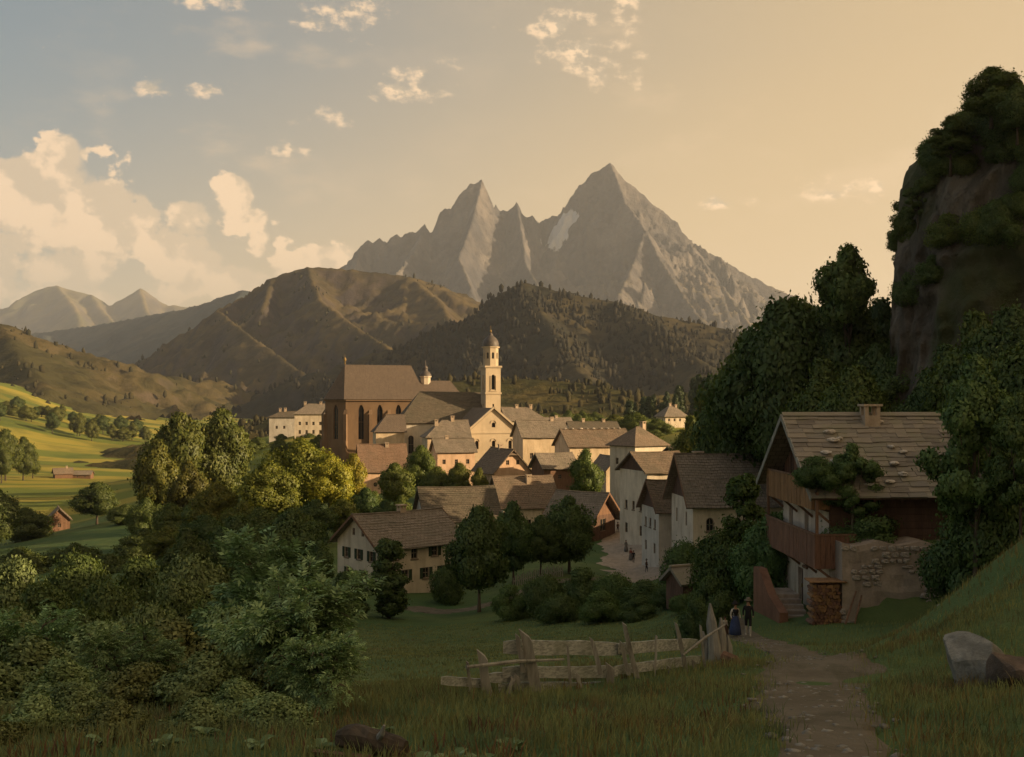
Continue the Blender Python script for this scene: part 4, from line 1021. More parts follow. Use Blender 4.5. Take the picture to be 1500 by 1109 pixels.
    house('street_house', 'long house with big grey shingled roof, dark boarded gable and arched window', rz=R(5), wall=PL_WHITE, roof=RF_GREY, ov=0.9, course=0.42, wins=[('f', 1.9, 2.9, 0.85, 1.5, 'arch', dict(sill=FRAME)), ('f', 5.0, 2.9, 0.85, 1.5, 'arch', dict(sill=FRAME))] + row('l', (2.5, 7.0), 3.2, 0.7, 1.6), gable=WD_DARK, boards=True, chims=[(-3.2, 1.0, 1.3, 1.0)], **k)
    k = hpx(180, 985, 1062, 655, 676, 9, -19.0)
    house('street_house', 'house of which only ridge and chimney peep above the long grey roof', rz=R(4), wall=PL_CREAM, roof=RF_DARK, wins=row('f', (2, 5), 4, 0.8, 1.2), chims=[(0.5, 0, 1.2, 0.9)], **k)
    # outlying houses
    b = -14.0; k = hpx(420, 430, 480, 592, 607, 10, b)
    house('manor_house', 'pale block with flat-looking grey roof left of the church', rz=R(5), wall=PL_WHITE, roof=RF_GREY, hips=(1, 0), wins=row('f', (2, 4.6, 7.2, 9.8, 12), 5.4, 0.9, 1.3) + row('f', (2, 4.6, 7.2, 9.8), 2.0, 0.9, 1.5), chims=[(-3, 0, 1.0, 0.9), (3, 0, 1.0, 0.9)], **k)
    k = hpx(440, 393, 436, 603, 612, 9, b - 1)
    house('manor_house', 'grey side wing with two small chimneys, farthest left of the town', rz=R(5), wall=PL_GREY, roof=RF_DARK, hips=(1, 0), wins=row('f', (3, 6), 4.5, 0.9, 1.2), chims=[(-2, 0, 1.5, 0.9), (0, 0, 1.6, 0.9)], **k)
    Y = 430; g = zz(628, Y)
    house('villa', 'small pale villa with hipped roof alone on the wooded rise', (xx(986, Y), Y + 5, g), R(18), 9.2, 8.2, zz(608, Y) - g, zz(597, Y) - zz(608, Y) + 0.8, wall=PL_WHITE, roof=RF_GREY, hips=(1, 1), ov=0.9, wins=row('f', (1.6, 4.0, 6.4), 2.9, 0.8, 1.1) + row('l', (2, 5.5), 2.9, 0.8, 1.1), chims=[(-0.6, 0, 1.0, 0.9), (1.6, -0.6, 1.0, 0.9)])
    Y = 600; g = gz(xx(92, Y), Y)
    house('field_barn', 'low brown barn with white chimneys in the sunny meadow', (xx(92, Y), Y, g), R(30), 9, 8, 2.6, 2.6, wall=WD_BROWN, roof=RF_BROWN, ov=0.8, cat='barn', wins=row('l', (4,), 0.4, 1.4, 1.8), chims=[(2, 0, 1.2, 0.9)])
    house('field_shed', 'long low shed attached behind the meadow barn', (xx(117, Y), Y + 4, gz(xx(117, Y), Y + 4)), R(5), 10, 6, 2.2, 1.8, wall=WD_BROWN, roof=RF_GREY, ov=0.6, cat='shed', wins=row('f', (3, 7), 0.6, 0.8, 0.8))
    Y = 285; g = gz(xx(86, Y), Y)
    house('field_hut', 'small brown gabled hut among the dark trees below the meadow', (xx(86, Y), Y, g), R(115), 6, 5.2, 3.4, 2.6, wall=WD_BROWN, roof=RF_BROWN, ov=0.6, cat='hut', wins=row('l', (2.6,), 1.2, 0.8, 1.0))
    g = gz(xx(1012, 78), 78)
    house('tool_shed', 'tiny grey tool shed in the hedge below the street row', (xx(1010, 80), 80, g), R(25), 2.6, 2.2, 1.7, 0.8, wall=WD_DARK, roof=RF_SHING, ov=0.4, cat='shed', below=0.6, wins=row('f', (1.3,), 0.2, 0.8, 1.4))
town()
# ------------------------------------------------------------------ cliff on the right
def m_cliff():
    t = NT('cliff_rock'); v = t.coord('pos'); vs = t.coord('pos', (1, 1, 0.28))
    a = t.noise(vs, 0.22, 7, 0.66, 0.4); b = t.noise(v, 0.9, 6, 0.65); c = t.noise(v, 0.10, 3)
    col = t.mix(t.rng(a, 0.40, 0.62), (0.070, 0.062, 0.053), (0.150, 0.130, 0.108))
    col = t.mix(t.rng(b, 0.48, 0.72, 0, 0.7), col, (0.045, 0.040, 0.035))
    col = t.mix(t.rng(c, 0.50, 0.66, 0, 0.75), col, (0.045, 0.058, 0.022))
    return t.done(col, 0.95, t.bump(t.math('ADD', a, b), 0.9, 0.5), 0.1)
CLIFF = [(62, 128), (50, 124), (42, 117), (38.0, 107), (40, 99), (49, 92), (58, 88), (70, 82), (86, 72), (104, 58)]
CTOP = [10, 13, 18, 21, 24, 29, 31, 32, 34, 36]
def cliff():
    P = np.array(CLIFF, float); s = np.concatenate([[0], np.cumsum(np.hypot(*np.diff(P, axis=0).T))])
    nu, nv, nb = 260, 60, 26
    u = np.linspace(0, s[-1], nu); X = np.interp(u, s, P[:, 0]); Y = np.interp(u, s, P[:, 1]); T = np.interp(u, s, CTOP)
    tx = np.gradient(X); ty = np.gradient(Y); l = np.hypot(tx, ty); ox, oy = ty / l, -tx / l      # toward the viewer
    ox, oy = -np.abs(ox) * 0.6 - 0.3, oy
    B = ground(X, Y) - 2
    rows = []
    for j in range(nv + nb):
        if j < nv:
            v = j / (nv - 1); z = B + (T - B) * v; lean = (1 - v) * 4.0
            n = fbm(u / 14, z / 18, 4, 101) * 5.0 + fbm(u / 4.2, z / 6.5, 5, 102, True) * 4.2 + fbm(u / 1.3, z / 2.6, 3, 105, True) * 1.0
            d = lean + n * (0.35 + 0.65 * np.sin(v * math.pi)) ; zz_ = z + fbm(u / 6, z / 6 + 9, 2, 103) * 1.4
        else:
            v = (j - nv + 1) / nb; z = T + v * 9 + fbm(u / 9, np.full(nu, v * 5), 3, 104) * 3; d = -v ** 1.3 * 17; zz_ = z - 5 * v ** 2
        nx, ny = -0.55, -0.83
        rows.append(np.stack([X + nx * d, Y + ny * d, zz_], 1))
    V = np.concatenate(rows)
    link('cliff', np_mesh('cliff', V, grid_faces(nu, nv + nb), True), m_cliff(), kind='structure')
    return rows
cl_rows = cliff()

# ------------------------------------------------------------------ trees and shrubs
BARK = m_wood('bark', (0.085, 0.068, 0.050), (0.035, 0.028, 0.022), (3, 3, 0.7), 3.0)
BARK_PALE = m_wood('pale_bark', (0.16, 0.135, 0.10), (0.06, 0.05, 0.04), (3, 3, 0.7), 3.0)
LF_DARK = m_leaf('dark_leaf', (0.070, 0.117, 0.041), (0.034, 0.059, 0.025), (0.133, 0.185, 0.061), 0.32)
LF_MID = m_leaf('green_leaf', (0.091, 0.130, 0.031), (0.049, 0.074, 0.022), (0.168, 0.193, 0.047), 0.28)
LF_GOLD = m_leaf('golden_leaf', (0.150, 0.168, 0.032), (0.080, 0.096, 0.024), (0.290, 0.265, 0.048), 0.34)
LF_FORE = m_leaf('shrub_leaf', (0.103, 0.143, 0.057), (0.046, 0.066, 0.029), (0.242, 0.306, 0.144), 0.22)
LF_ELDER = m_leaf('elder_leaf', (0.113, 0.176, 0.080), (0.049, 0.077, 0.036), (0.292, 0.408, 0.214), 0.25)
LF_RED = m_leaf('russet_leaf', (0.10, 0.052, 0.016), (0.045, 0.026, 0.010), (0.17, 0.10, 0.03), 0.25)

def leaf_cloud(name, blobs, n, size, seed, up=0.25, droop=0.0, aspect=1.7, fill=0.3):
    r = np.random.default_rng(seed); B = np.array(blobs, float)
    w = (B[:, 3] * B[:, 4] + B[:, 4] * B[:, 5] + B[:, 3] * B[:, 5]); w /= w.sum()
    k = r.choice(len(B), n, p=w); d = r.normal(size=(n, 3)); d /= np.linalg.norm(d, axis=1)[:, None]
    rad = np.where(r.random(n) < fill, r.random(n) ** 0.5, 0.86 + 0.2 * r.random(n) ** 2)
    rad = np.where(r.random(n) < 0.13, 1.0 + 0.45 * r.random(n) ** 1.5, rad)
    lump = 1 + 0.22 * perlin(d[:, 0] * 2.6 + k * 7.1, d[:, 1] * 2.6 + d[:, 2] * 1.9, seed % 7) * 2
    p = B[k, :3] + d * B[k, 3:6] * (rad * lump)[:, None]
    # drop leaves buried deep in other clumps
    keep = np.ones(n, bool)
    for i in range(len(B)):
        q = ((p - B[i, :3]) / B[i, 3:6]); inn = (q * q).sum(1) < 0.30
        keep &= ~(inn & (k != i) & (r.random(n) < 0.8))
    p, d, k = p[keep], d[keep], k[keep]; n = len(p)
    cc = B[:, :3].mean(0)
    out = d / B[k, 3:6]; out /= np.linalg.norm(out, axis=1)[:, None]
    cr = p - cc; cr /= (np.linalg.norm(cr, axis=1)[:, None] + 1e-6)
    sh = out * 0.75 + cr * 0.35; sh[:, 2] += up * 0.5; sh /= np.linalg.norm(sh, axis=1)[:, None]
    nr = sh + r.normal(size=(n, 3)) * 0.55; nr /= np.linalg.norm(nr, axis=1)[:, None]
    t = np.cross(nr, r.normal(size=(n, 3))); t[:, 2] -= droop; t -= nr * (t * nr).sum(1)[:, None]; t /= np.linalg.norm(t, axis=1)[:, None]
    b = np.cross(nr, t); s = size * (0.55 + 0.9 * r.random(n))[:, None]
    L = s * aspect * 0.5; Wd = s * 0.5
    v0 = p - t * L; v1 = p + b * Wd - nr * s * 0.12; v2 = p + t * L - nr * s * 0.1; v3 = p - b * Wd - nr * s * 0.12
    V = np.stack([v0, v1, v2, v3], 1).reshape(-1, 3)
    f = np.arange(n * 4).reshape(n, 4)
    gn = np.cross(v1 - v0, v3 - v0); flip = (gn * sh).sum(1) < 0
    f[flip] = f[flip][:, ::-1]
    me = np_mesh(name, V, f, True)
    N = np.repeat(sh * 0.75 + nr * 0.45, 4, 0); N /= np.linalg.norm(N, axis=1)[:, None]
    me.normals_split_custom_set_from_vertices([tuple(x) for x in N.tolist()])
    return me
def clumps(seed, n, h0, h1, wid, cs=(0.9, 1.6), shape='round', lean=(0, 0)):
    """foliage clumps of a crown between heights h0 and h1, half width wid"""
    r = random.Random(seed); out = []
    for i in range(n):
        t = r.random(); a = r.random() * 2 * math.pi
        if shape == 'round': ww = math.sin(min(1, 0.14 + t * 0.95) * math.pi) ** 0.6
        elif shape == 'cone': ww = (1 - t) ** 0.8 + 0.08
        elif shape == 'tall': ww = math.sin((0.12 + t * 0.85) * math.pi) ** 0.5
        else: ww = (1 - t * t) ** 0.5
        q = wid * ww * (r.random() ** 0.45) * 0.82; c = r.uniform(*cs) * (0.8 + 0.4 * ww)
        out.append((math.cos(a) * q + lean[0] * t, math.sin(a) * q + lean[1] * t, h0 + (h1 - h0) * t, c, c, c * r.uniform(0.6, 0.85)))
    return out
def trunk_mesh(name, blobs, base_r, top, seed, limbs=8, n=8, bend=0.25):
    r = random.Random(seed); mb = MB(); P = []
    for i in range(6):
        t = i / 5; P.append((r.uniform(-bend, bend) * t, r.uniform(-bend, bend) * t, -0.4 + (top + 0.4) * t))
    mb.tube(P, [base_r * (1.35 if i == 0 else 1.0) * (1 - 0.8 * i / 5) for i in range(6)], n)
    for b in r.sample(blobs, min(limbs, len(blobs))):
        t = r.uniform(0.35, 0.9); k = int(t * 5); a = Vector(P[k]).lerp(Vector(P[min(k + 1, 5)]), t * 5 - k); e = Vector(b[:3])
        m = a.lerp(e, 0.5) + Vector((0, 0, -0.25 * (e - a).length * 0.5))
        rr = base_r * (1 - 0.8 * t) * 0.6
        mb.tube([a, m, e], [rr, rr * 0.65, rr * 0.2], 5)
    return mb.mesh(name, True)
KIND = {}
def variant(key, blobs, n, size, trunk_r, top, h, w, seed, **k):
    lim = k.pop('limbs', 8)
    KIND[key] = (leaf_cloud('crown', blobs, n, size, seed, **k), trunk_mesh('trunk', blobs, trunk_r, top, seed, lim) if trunk_r else None, h, w)
variant('round', clumps(1, 46, 3.0, 9.0, 4.0), 34000, 0.18, 0.24, 7, 10, 9.4, 1)
variant('broad', clumps(2, 54, 2.2, 8.6, 4.8, (0.8, 1.7)), 38000, 0.185, 0.28, 6, 10, 11, 2)
variant('oval', clumps(3, 48, 2.2, 9.2, 3.2, (0.8, 1.35)), 32000, 0.17, 0.22, 7.5, 10, 7.8, 3)
variant('tall', clumps(4, 90, 0.8, 9.4, 2.0, (0.4, 0.72), 'tall'), 24000, 0.17, 0.18, 8, 10, 5.0, 4)
variant('airy', clumps(5, 60, 3.4, 9.5, 3.3, (0.35, 0.75)), 26000, 0.125, 0.17, 8.4, 10, 7.6, 5, limbs=22, fill=0.45)
variant('bush', clumps(6, 34, 0.6, 3.6, 2.6, (0.7, 1.2), 'dome'), 26000, 0.11, 0.08, 2.6, 4.4, 6.8, 6, limbs=12)
variant('bush_b', clumps(7, 28, 0.5, 3.4, 2.2, (0.6, 1.0), 'dome'), 24000, 0.10, 0.07, 2.6, 4.2, 5.8, 7, limbs=12)
variant('spruce', clumps(8, 40, 0.8, 9.4, 2.0, (0.5, 0.9), 'cone'), 12000, 0.26, 0.16, 9.6, 10, 4.6, 8, droop=0.8, up=0.0)
# near shrubs with small leaves
variant('shrub', clumps(9, 44, 0.25, 2.3, 1.5, (0.28, 0.62), 'dome'), 26000, 0.072, 0.035, 1.8, 2.8, 3.8, 9, limbs=26, fill=0.5)
variant('shrub_b', clumps(10, 36, 0.2, 2.5, 1.2, (0.25, 0.55), 'round'), 22000, 0.066, 0.035, 2.0, 2.9, 3.2, 10, limbs=24, fill=0.5)

def plant(kind, name, label, px, Y, ptop, wpx, mat=None, tint=(1, 1, 1), cat='tree', group=None, base=None, bark=None, sink=0.0, X=None):
    crown, trunk, h0, w0 = KIND[kind]
    X = xx(px, Y) if X is None else X
    b = gz(X, Y) if base is None else base
    top = zz(ptop, Y); h = max(0.3, top - b); w = wpx / F * Y
    nat = h0 / w0
    if h < 0.72 * w * nat: h = 0.72 * w * nat; b = top - h              # deep in the ground rather than squashed
    if h > 1.45 * w * nat: w = h / (1.45 * nat)
    root = thing(name, label, cat, (X, Y, b - sink), rnd.uniform(0, 6.28), group)
    sx = w / w0 * rnd.uniform(0.95, 1.05); root.scale = (sx, sx, (h + sink) / h0)
    for nm, me, mt in (('trunk', trunk, bark or BARK), ('crown', crown, mat or LF_MID)):
        if me is None: continue
        o = bpy.data.objects.new(nm, me); C.objects.link(o); o.parent = root
        if not me.materials: me.materials.append(mt)
        if me.materials[0] != mt:
            o.material_slots[0].link = 'OBJECT'; o.material_slots[0].material = mt
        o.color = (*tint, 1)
    return root
T = plant
# across the valley on the left
T('broad', 'olive_tree', 'big pale olive broadleaf tree, left of two before the brown hill', 262, 238, 588, 105, LF_MID, (0.85, 0.78, 0.75))
T('round', 'olive_tree', 'big round olive tree nearest the pale manor block', 326, 244, 594, 98, LF_MID, (0.85, 0.80, 0.8))
T('oval', 'olive_tree', 'brownish slim tree in front of the left olive tree', 232, 222, 640, 64, LF_GOLD, (0.62, 0.66, 0.7))
T('oval', 'olive_tree', 'brown-tinged tree hanging below the olive trees', 275, 205, 672, 70, LF_GOLD, (0.52, 0.52, 0.6))
T('broad', 'golden_tree', 'tall dark-green tree with golden side, left of the church', 440, 190, 630, 125, LF_GOLD, (0.95, 1.05, 0.9))
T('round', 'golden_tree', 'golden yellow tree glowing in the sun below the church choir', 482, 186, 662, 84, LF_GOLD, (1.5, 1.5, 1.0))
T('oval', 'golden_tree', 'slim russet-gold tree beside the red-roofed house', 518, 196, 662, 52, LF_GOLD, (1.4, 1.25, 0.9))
T('round', 'golden_tree', 'half-shaded green tree left of the golden tree', 392, 176, 672, 105, LF_GOLD, (0.75, 0.85, 0.8))
T('round', 'golden_tree', 'low yellow-topped tree under the olive trees', 318, 178, 704, 84, LF_GOLD, (0.8, 0.82, 0.8))
T('broad', 'dark_tree', 'broad dark tree left of the shuttered farmhouse', 425, 112, 735, 130, LF_DARK)
T('round', 'dark_tree', 'dark round tree behind the elder bush', 345, 104, 752, 120, LF_DARK, (0.9, 0.9, 0.9))
T('oval', 'dark_tree', 'dark tree hugging the gable of the shuttered farmhouse', 468, 104, 790, 58, LF_DARK, (1.0, 1.05, 1.0))
T('oval', 'dark_tree', 'dark slender tree above the left thicket', 272, 96, 770, 84, LF_DARK, (0.9, 0.85, 0.8))
for i, (px, Y, pt, w) in enumerate([(536, 172, 712, 50), (500, 165, 724, 62), (462, 158, 730, 70), (430, 150, 742, 80), (380, 150, 735, 90), (548, 182, 718, 44), (565, 165, 730, 50), (355, 160, 728, 80), (290, 190, 728, 76), (250, 200, 735, 70), (215, 214, 722, 60), (588, 176, 724, 40), (300, 150, 752, 80), (245, 160, 765, 80)]):
    T(('round', 'broad', 'oval')[i % 3], 'grove_tree', 'leafy tree filling the grove between thicket and church', px, Y, pt, w, LF_MID if i % 2 else LF_DARK, ((0.85, 0.9, 0.85), (1.1, 1.0, 0.8), (0.95, 0.95, 0.9))[i % 3], group='grove left of the church')
# in the town
T('round', 'town_tree', 'leafy tree in the town garden below the red roof', 578, 205, 676, 64, LF_MID, (1.0, 0.98, 0.9))
T('round', 'town_tree', 'tree between the red roof and the nave', 616, 236, 650, 50, LF_MID, (1.0, 1.05, 0.9))
T('broad', 'town_tree', 'low tree under the three-windowed house', 642, 230, 678, 56, LF_MID, (1.05, 1.0, 0.9))
T('round', 'town_tree', 'round sunlit tree left of the pale gable house', 672, 226, 676, 52, LF_GOLD, (0.62, 0.70, 0.8))
T('oval', 'town_tree', 'small tree at the foot of the pale gable house', 702, 222, 684, 34, LF_GOLD, (0.66, 0.72, 0.8))
T('oval', 'town_tree', 'green tree in front of the long sunlit house', 858, 206, 655, 50, LF_MID, (0.85, 0.95, 0.9))
T('round', 'orchard_tree', 'big orchard tree with bare leaning trunk on the meadow edge', 702, 106, 736, 108, LF_DARK, (1.0, 1.0, 1.0), bark=BARK_PALE)
T('oval', 'orchard_tree', 'orchard tree behind the picket fence, left one', 752, 124, 731, 58, LF_DARK, (0.95, 1.05, 1.0))
T('round', 'orchard_tree', 'low orchard tree in the middle behind the picket fence', 792, 128, 752, 66, LF_DARK, (1.0, 1.0, 0.9))
T('broad', 'orchard_tree', 'largest orchard tree beside the street bend', 834, 131, 716, 84, LF_DARK, (1.0, 1.02, 0.95))
T('tall', 'garden_tree', 'tall narrow dark tree before the shuttered farmhouse', 570, 102, 786, 70, LF_DARK, (0.95, 0.95, 0.9))
T('tall', 'garden_tree', 'narrow dark tree at the farmhouse gable foot', 512, 100, 834, 64, LF_DARK, (0.9, 0.9, 0.9))
T('bush', 'garden_bush', 'dark bush at the left foot of the shuttered farmhouse', 486, 92, 858, 70, LF_DARK, (0.9, 0.9, 0.9), 'bush')
T('bush', 'garden_bush', 'small bush at the right corner of the shuttered farmhouse', 655, 116, 822, 40, LF_DARK, (1.1, 1.1, 1.0), 'bush')
for i, (px, Y, pt, w) in enumerate([(748, 94, 852, 66), (798, 92, 836, 84), (852, 92, 826, 82), (900, 90, 834, 80), (945, 87, 846, 84), (985, 82, 852, 70), (880, 82, 862, 84), (820, 86, 866, 70), (935, 80, 872, 70), (1000, 76, 868, 50)]):
    T('bush' if i % 2 else 'bush_b', 'hedge_bush', 'dark bush in the hedge between meadow and street', px, Y, pt, w, LF_DARK, (1.0, 1.0, 0.95) if i % 3 else (1.2, 1.25, 1.1), 'bush', 'hedge bushes above the meadow')
# round the farmhouse
T('tall', 'leafy_tree', 'dense green tree just left of the big timber farmhouse', 1088, 69, 690, 84, LF_MID, (0.62, 0.78, 0.8))
T('bush', 'leafy_bush', 'wide green bush left of the farmhouse steps', 1058, 68, 766, 110, LF_MID, (0.60, 0.75, 0.8), 'bush')
T('bush_b', 'leafy_bush', 'tall ivy-like bush against the farmhouse corner', 1114, 65, 758, 56, LF_DARK, (1.3, 1.5, 1.6), 'bush')
T('bush', 'leafy_bush', 'dark bush below the arched-window house', 1000, 92, 786, 80, LF_DARK, (1.0, 1.1, 1.0), 'bush')
T('bush_b', 'leafy_bush', 'low dark bush beside the walkers', 1040, 58, 838, 60, LF_DARK, (0.9, 0.95, 0.9), 'bush')
T('bush_b', 'leafy_bush', 'dark bush behind the weathered stump', 1020, 50, 872, 60, LF_DARK, (0.85, 0.9, 0.9), 'bush')
T('airy', 'wall_tree', 'leafy tree growing against the farmhouse front above the retaining wall', 1248, 55.6, 646, 118, LF_DARK, (1.25, 1.3, 1.3), base=zz(800, 55.6), bark=BARK_PALE)
T('bush_b', 'leafy_bush', 'bush spreading under the farmhouse front tree', 1262, 56.2, 728, 120, LF_DARK, (1.2, 1.3, 1.3), 'bush', base=zz(802, 56))
T('airy', 'wall_tree', 'slender pale-trunked tree before the right end of the farmhouse roof', 1428, 48, 512, 120, LF_DARK, (1.35, 1.4, 1.4), bark=BARK_PALE)
T('airy', 'wall_tree', 'second slender tree leaning over the bank at the picture edge', 1496, 45, 570, 120, LF_DARK, (1.2, 1.15, 1.0))
T('bush', 'leafy_bush', 'shrub filling the bank right of the slender trees', 1468, 49, 700, 100, LF_DARK, (1.2, 1.2, 1.1), 'bush')
T('bush_b', 'leafy_bush', 'shrub at the foot of the slender pale trunk', 1412, 50, 742, 60, LF_DARK, (1.0, 1.1, 1.1), 'bush')
T('bush_b', 'climbing_vine', 'vine tangled under the farmhouse eave beside the upper balcony', 1196, 55.0, 664, 84, LF_DARK, (1.0, 1.1, 1.1), 'vine', base=zz(716, 55))
T('bush_b', 'climbing_vine', 'vine hanging down the far corner of the farmhouse gable', 1134, 64.8, 742, 34, LF_DARK, (1.2, 1.4, 1.4), 'vine', base=zz(850, 65))
# wooded slope behind the farmhouse
slope_trees = [(1064, 141, 598, 60), (1086, 142, 545, 70), (1076, 146, 560, 60), (1112, 138, 498, 84), (1104, 144, 470, 80), (1134, 137, 520, 90), (1146, 122, 428, 84), (1170, 126, 412, 78), (1160, 118, 480, 96), (1196, 128, 440, 90),
               (1212, 124, 424, 84), (1205, 108, 520, 96), (1232, 118, 470, 96), (1262, 120, 440, 88), (1290, 124, 432, 80), (1250, 98, 530, 110), (1285, 108, 490, 100), (1316, 104, 520, 100), (1220, 88, 580, 110), (1300, 86, 590, 120), (1345, 88, 570, 110),
               (1160, 136, 560, 90), (1108, 136, 570, 80), (1370, 80, 600, 120), (1410, 76, 590, 120), (1060, 143, 620, 50), (1330, 116, 470, 80), (1460, 72, 560, 130), (1490, 66, 600, 120), (1440, 84, 520, 120), (1480, 82, 500, 130), (1505, 78, 520, 130), (1400, 88, 530, 110), (1500, 60, 640, 120), (1420, 72, 620, 110), (1430, 76, 450, 120), (1482, 72, 440, 130), (1515, 66, 470, 130), (1385, 86, 500, 100), (1455, 70, 520, 120), (1500, 56, 560, 120)]
for i, (px, Y, pt, w) in enumerate(slope_trees):
    T(('round', 'broad', 'oval')[i % 3], 'forest_tree', 'dark broadleaf tree in the wood on the slope behind the farmhouse', px, Y, pt, w, LF_DARK, ((0.9, 0.9, 0.85), (1.05, 1.02, 0.9), (0.8, 0.85, 0.85), (1.15, 1.05, 0.8))[i % 4], group='trees of the wooded slope')
variant('lone', clumps(12, 34, 6.6, 9.5, 2.0, (0.4, 0.75)), 15000, 0.13, 0.14, 9.0, 10, 5.4, 12, limbs=20)
T('lone', 'lone_tree', 'lone tree standing out above the wood against the sky', 1243, 116, 352, 84, LF_DARK, (1.25, 1.2, 1.0))
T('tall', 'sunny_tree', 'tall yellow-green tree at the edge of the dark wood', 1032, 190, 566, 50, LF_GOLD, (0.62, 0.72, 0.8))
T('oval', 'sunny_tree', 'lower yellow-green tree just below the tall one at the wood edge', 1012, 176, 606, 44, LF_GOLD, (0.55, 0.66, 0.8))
# on and over the cliff
cliff_tops = [(1452, 92, 96, 96), (1490, 90, 120, 80), (1392, 96, 168, 92), (1424, 98, 150, 80), (1372, 104, 196, 78), (1352, 108, 232, 66), (1336, 112, 280, 60), (1470, 96, 160, 90), (1410, 104, 200, 80), (1318, 108, 322, 50), (1328, 106, 300, 56), (1345, 103, 262, 60)]
def cliff_z(X, Y):
    V = cl_rows[60]; k = np.argmin(np.hypot(V[:, 0] - X, V[:, 1] - Y)); return float(V[k, 2])
for i, (px, Y, pt, w) in enumerate(cliff_tops):
    X = xx(px, Y); top = zz(pt, Y); b = min(cliff_z(X, Y) - 1.0, top - 5)
    T(('oval', 'round', 'airy')[i % 3], 'cliff_tree', 'tree crowning the dark rock cliff at the right edge', px, Y, pt, w, LF_DARK if i % 2 else LF_MID, (0.75, 0.8, 0.7) if i % 2 == 0 else (1.15, 1.05, 0.9), group='trees on the cliff top', base=b)
rr_ = random.Random(77)
for i in range(60):
    u = rr_.randrange(80, 215); j = rr_.randrange(32 if u < 114 else 8, 59); p = cl_rows[j][u]
    pxp = 750 + p[0] / p[1] * F
    s = rr_.uniform(0.6, 1.1) if u < 114 else rr_.uniform(0.7, 1.9)
    o = T(('bush', 'bush_b')[i % 2], 'cliff_bush', 'bush clinging to the face of the dark cliff', pxp, float(p[1]) - 0.4, HOR - (p[2] + 2.6 * s) / p[1] * F, 70 * s, LF_DARK, (1.0, 1.0, 0.85) if i % 3 else (1.4, 1.2, 0.8), 'bush', 'bushes on the cliff face', base=float(p[2]) - 0.8 * s)
# left side: meadow trees, thicket
for i, (px, Y, pt, w) in enumerate([(8, 560, 626, 44), (34, 575, 638, 40), (2, 540, 650, 40), (48, 590, 655, 26)]):
    T(('round', 'oval')[i % 2], 'meadow_tree', 'sunlit round tree at the edge of the bright meadow', px, Y, pt, w, LF_GOLD, (0.50, 0.62, 0.7), group='meadow edge trees')
for i in range(26):
    px = 4 + i * 8.2 + rr_.uniform(-5, 5); Y = rr_.uniform(900, 1060)
    T(('round', 'broad', 'oval')[i % 3], 'hedgerow_tree', 'small tree in the hedgerow above the bright meadow', px, Y, 578 + px * 0.19 + rr_.uniform(-5, 12), rr_.uniform(16, 30), LF_GOLD if i % 3 else LF_MID, (0.60, 0.66, 0.7), group='hedgerow along the upper meadow')
for i, (px, Y, pt, w, l) in enumerate([(142, 275, 704, 74, 'dark tree right of the small brown hut'), (184, 262, 735, 60, 'low dark tree between the hut and the brownish trees'), (36, 260, 742, 84, 'dark tree just left of the small brown hut'), (-4, 240, 706, 70, 'dark tree cut by the left picture edge'),
                                       (210, 190, 772, 90, 'dark rounded tree above the thicket, third from the left edge'), (110, 205, 790, 96, 'dark rounded tree below the small brown hut'), (30, 190, 800, 110, 'broad dark tree low at the left edge'), (160, 165, 806, 100, 'broad dark tree in the middle of the left thicket')]):
    T(('round', 'broad')[i % 2], 'valley_tree', l, px, Y, pt, w, LF_DARK, (1.05, 0.92, 0.8))
# conifers below the knoll
for i in range(30):
    px = rr_.uniform(918, 1068); Y = rr_.uniform(560, 720)
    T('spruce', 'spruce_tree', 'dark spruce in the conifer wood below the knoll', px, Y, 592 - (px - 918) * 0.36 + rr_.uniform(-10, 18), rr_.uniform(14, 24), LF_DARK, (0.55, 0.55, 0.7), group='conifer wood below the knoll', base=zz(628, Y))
for i, (px, Y, pt, w) in enumerate([(900, 395, 606, 60), (932, 385, 600, 70), (880, 420, 614, 50), (962, 372, 612, 60), (1000, 380, 626, 56), (950, 350, 634, 70), (1020, 340, 640, 50), (915, 360, 628, 50), (985, 330, 648, 50)]):
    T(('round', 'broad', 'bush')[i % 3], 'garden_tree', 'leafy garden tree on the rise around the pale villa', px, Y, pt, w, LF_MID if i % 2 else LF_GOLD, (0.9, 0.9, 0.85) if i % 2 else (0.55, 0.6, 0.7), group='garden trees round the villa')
for i in range(14):
    px = rr_.uniform(770, 905); Y = rr_.uniform(420, 560)
    T(('round', 'broad')[i % 2], 'garden_tree', 'small tree beyond the town roofs', px, Y, rr_.uniform(598, 612), rr_.uniform(20, 34), LF_MID, (0.85, 0.85, 0.8), group='trees beyond the town')
for i in range(12):
    px = rr_.uniform(350, 470); Y = rr_.uniform(380, 470)
    T(('round', 'broad')[i % 2], 'garden_tree', 'small tree on the slope below the manor block', px, Y - 40, rr_.uniform(632, 650), rr_.uniform(24, 36), LF_MID, (0.85, 0.85, 0.85), group='trees below the manor block')
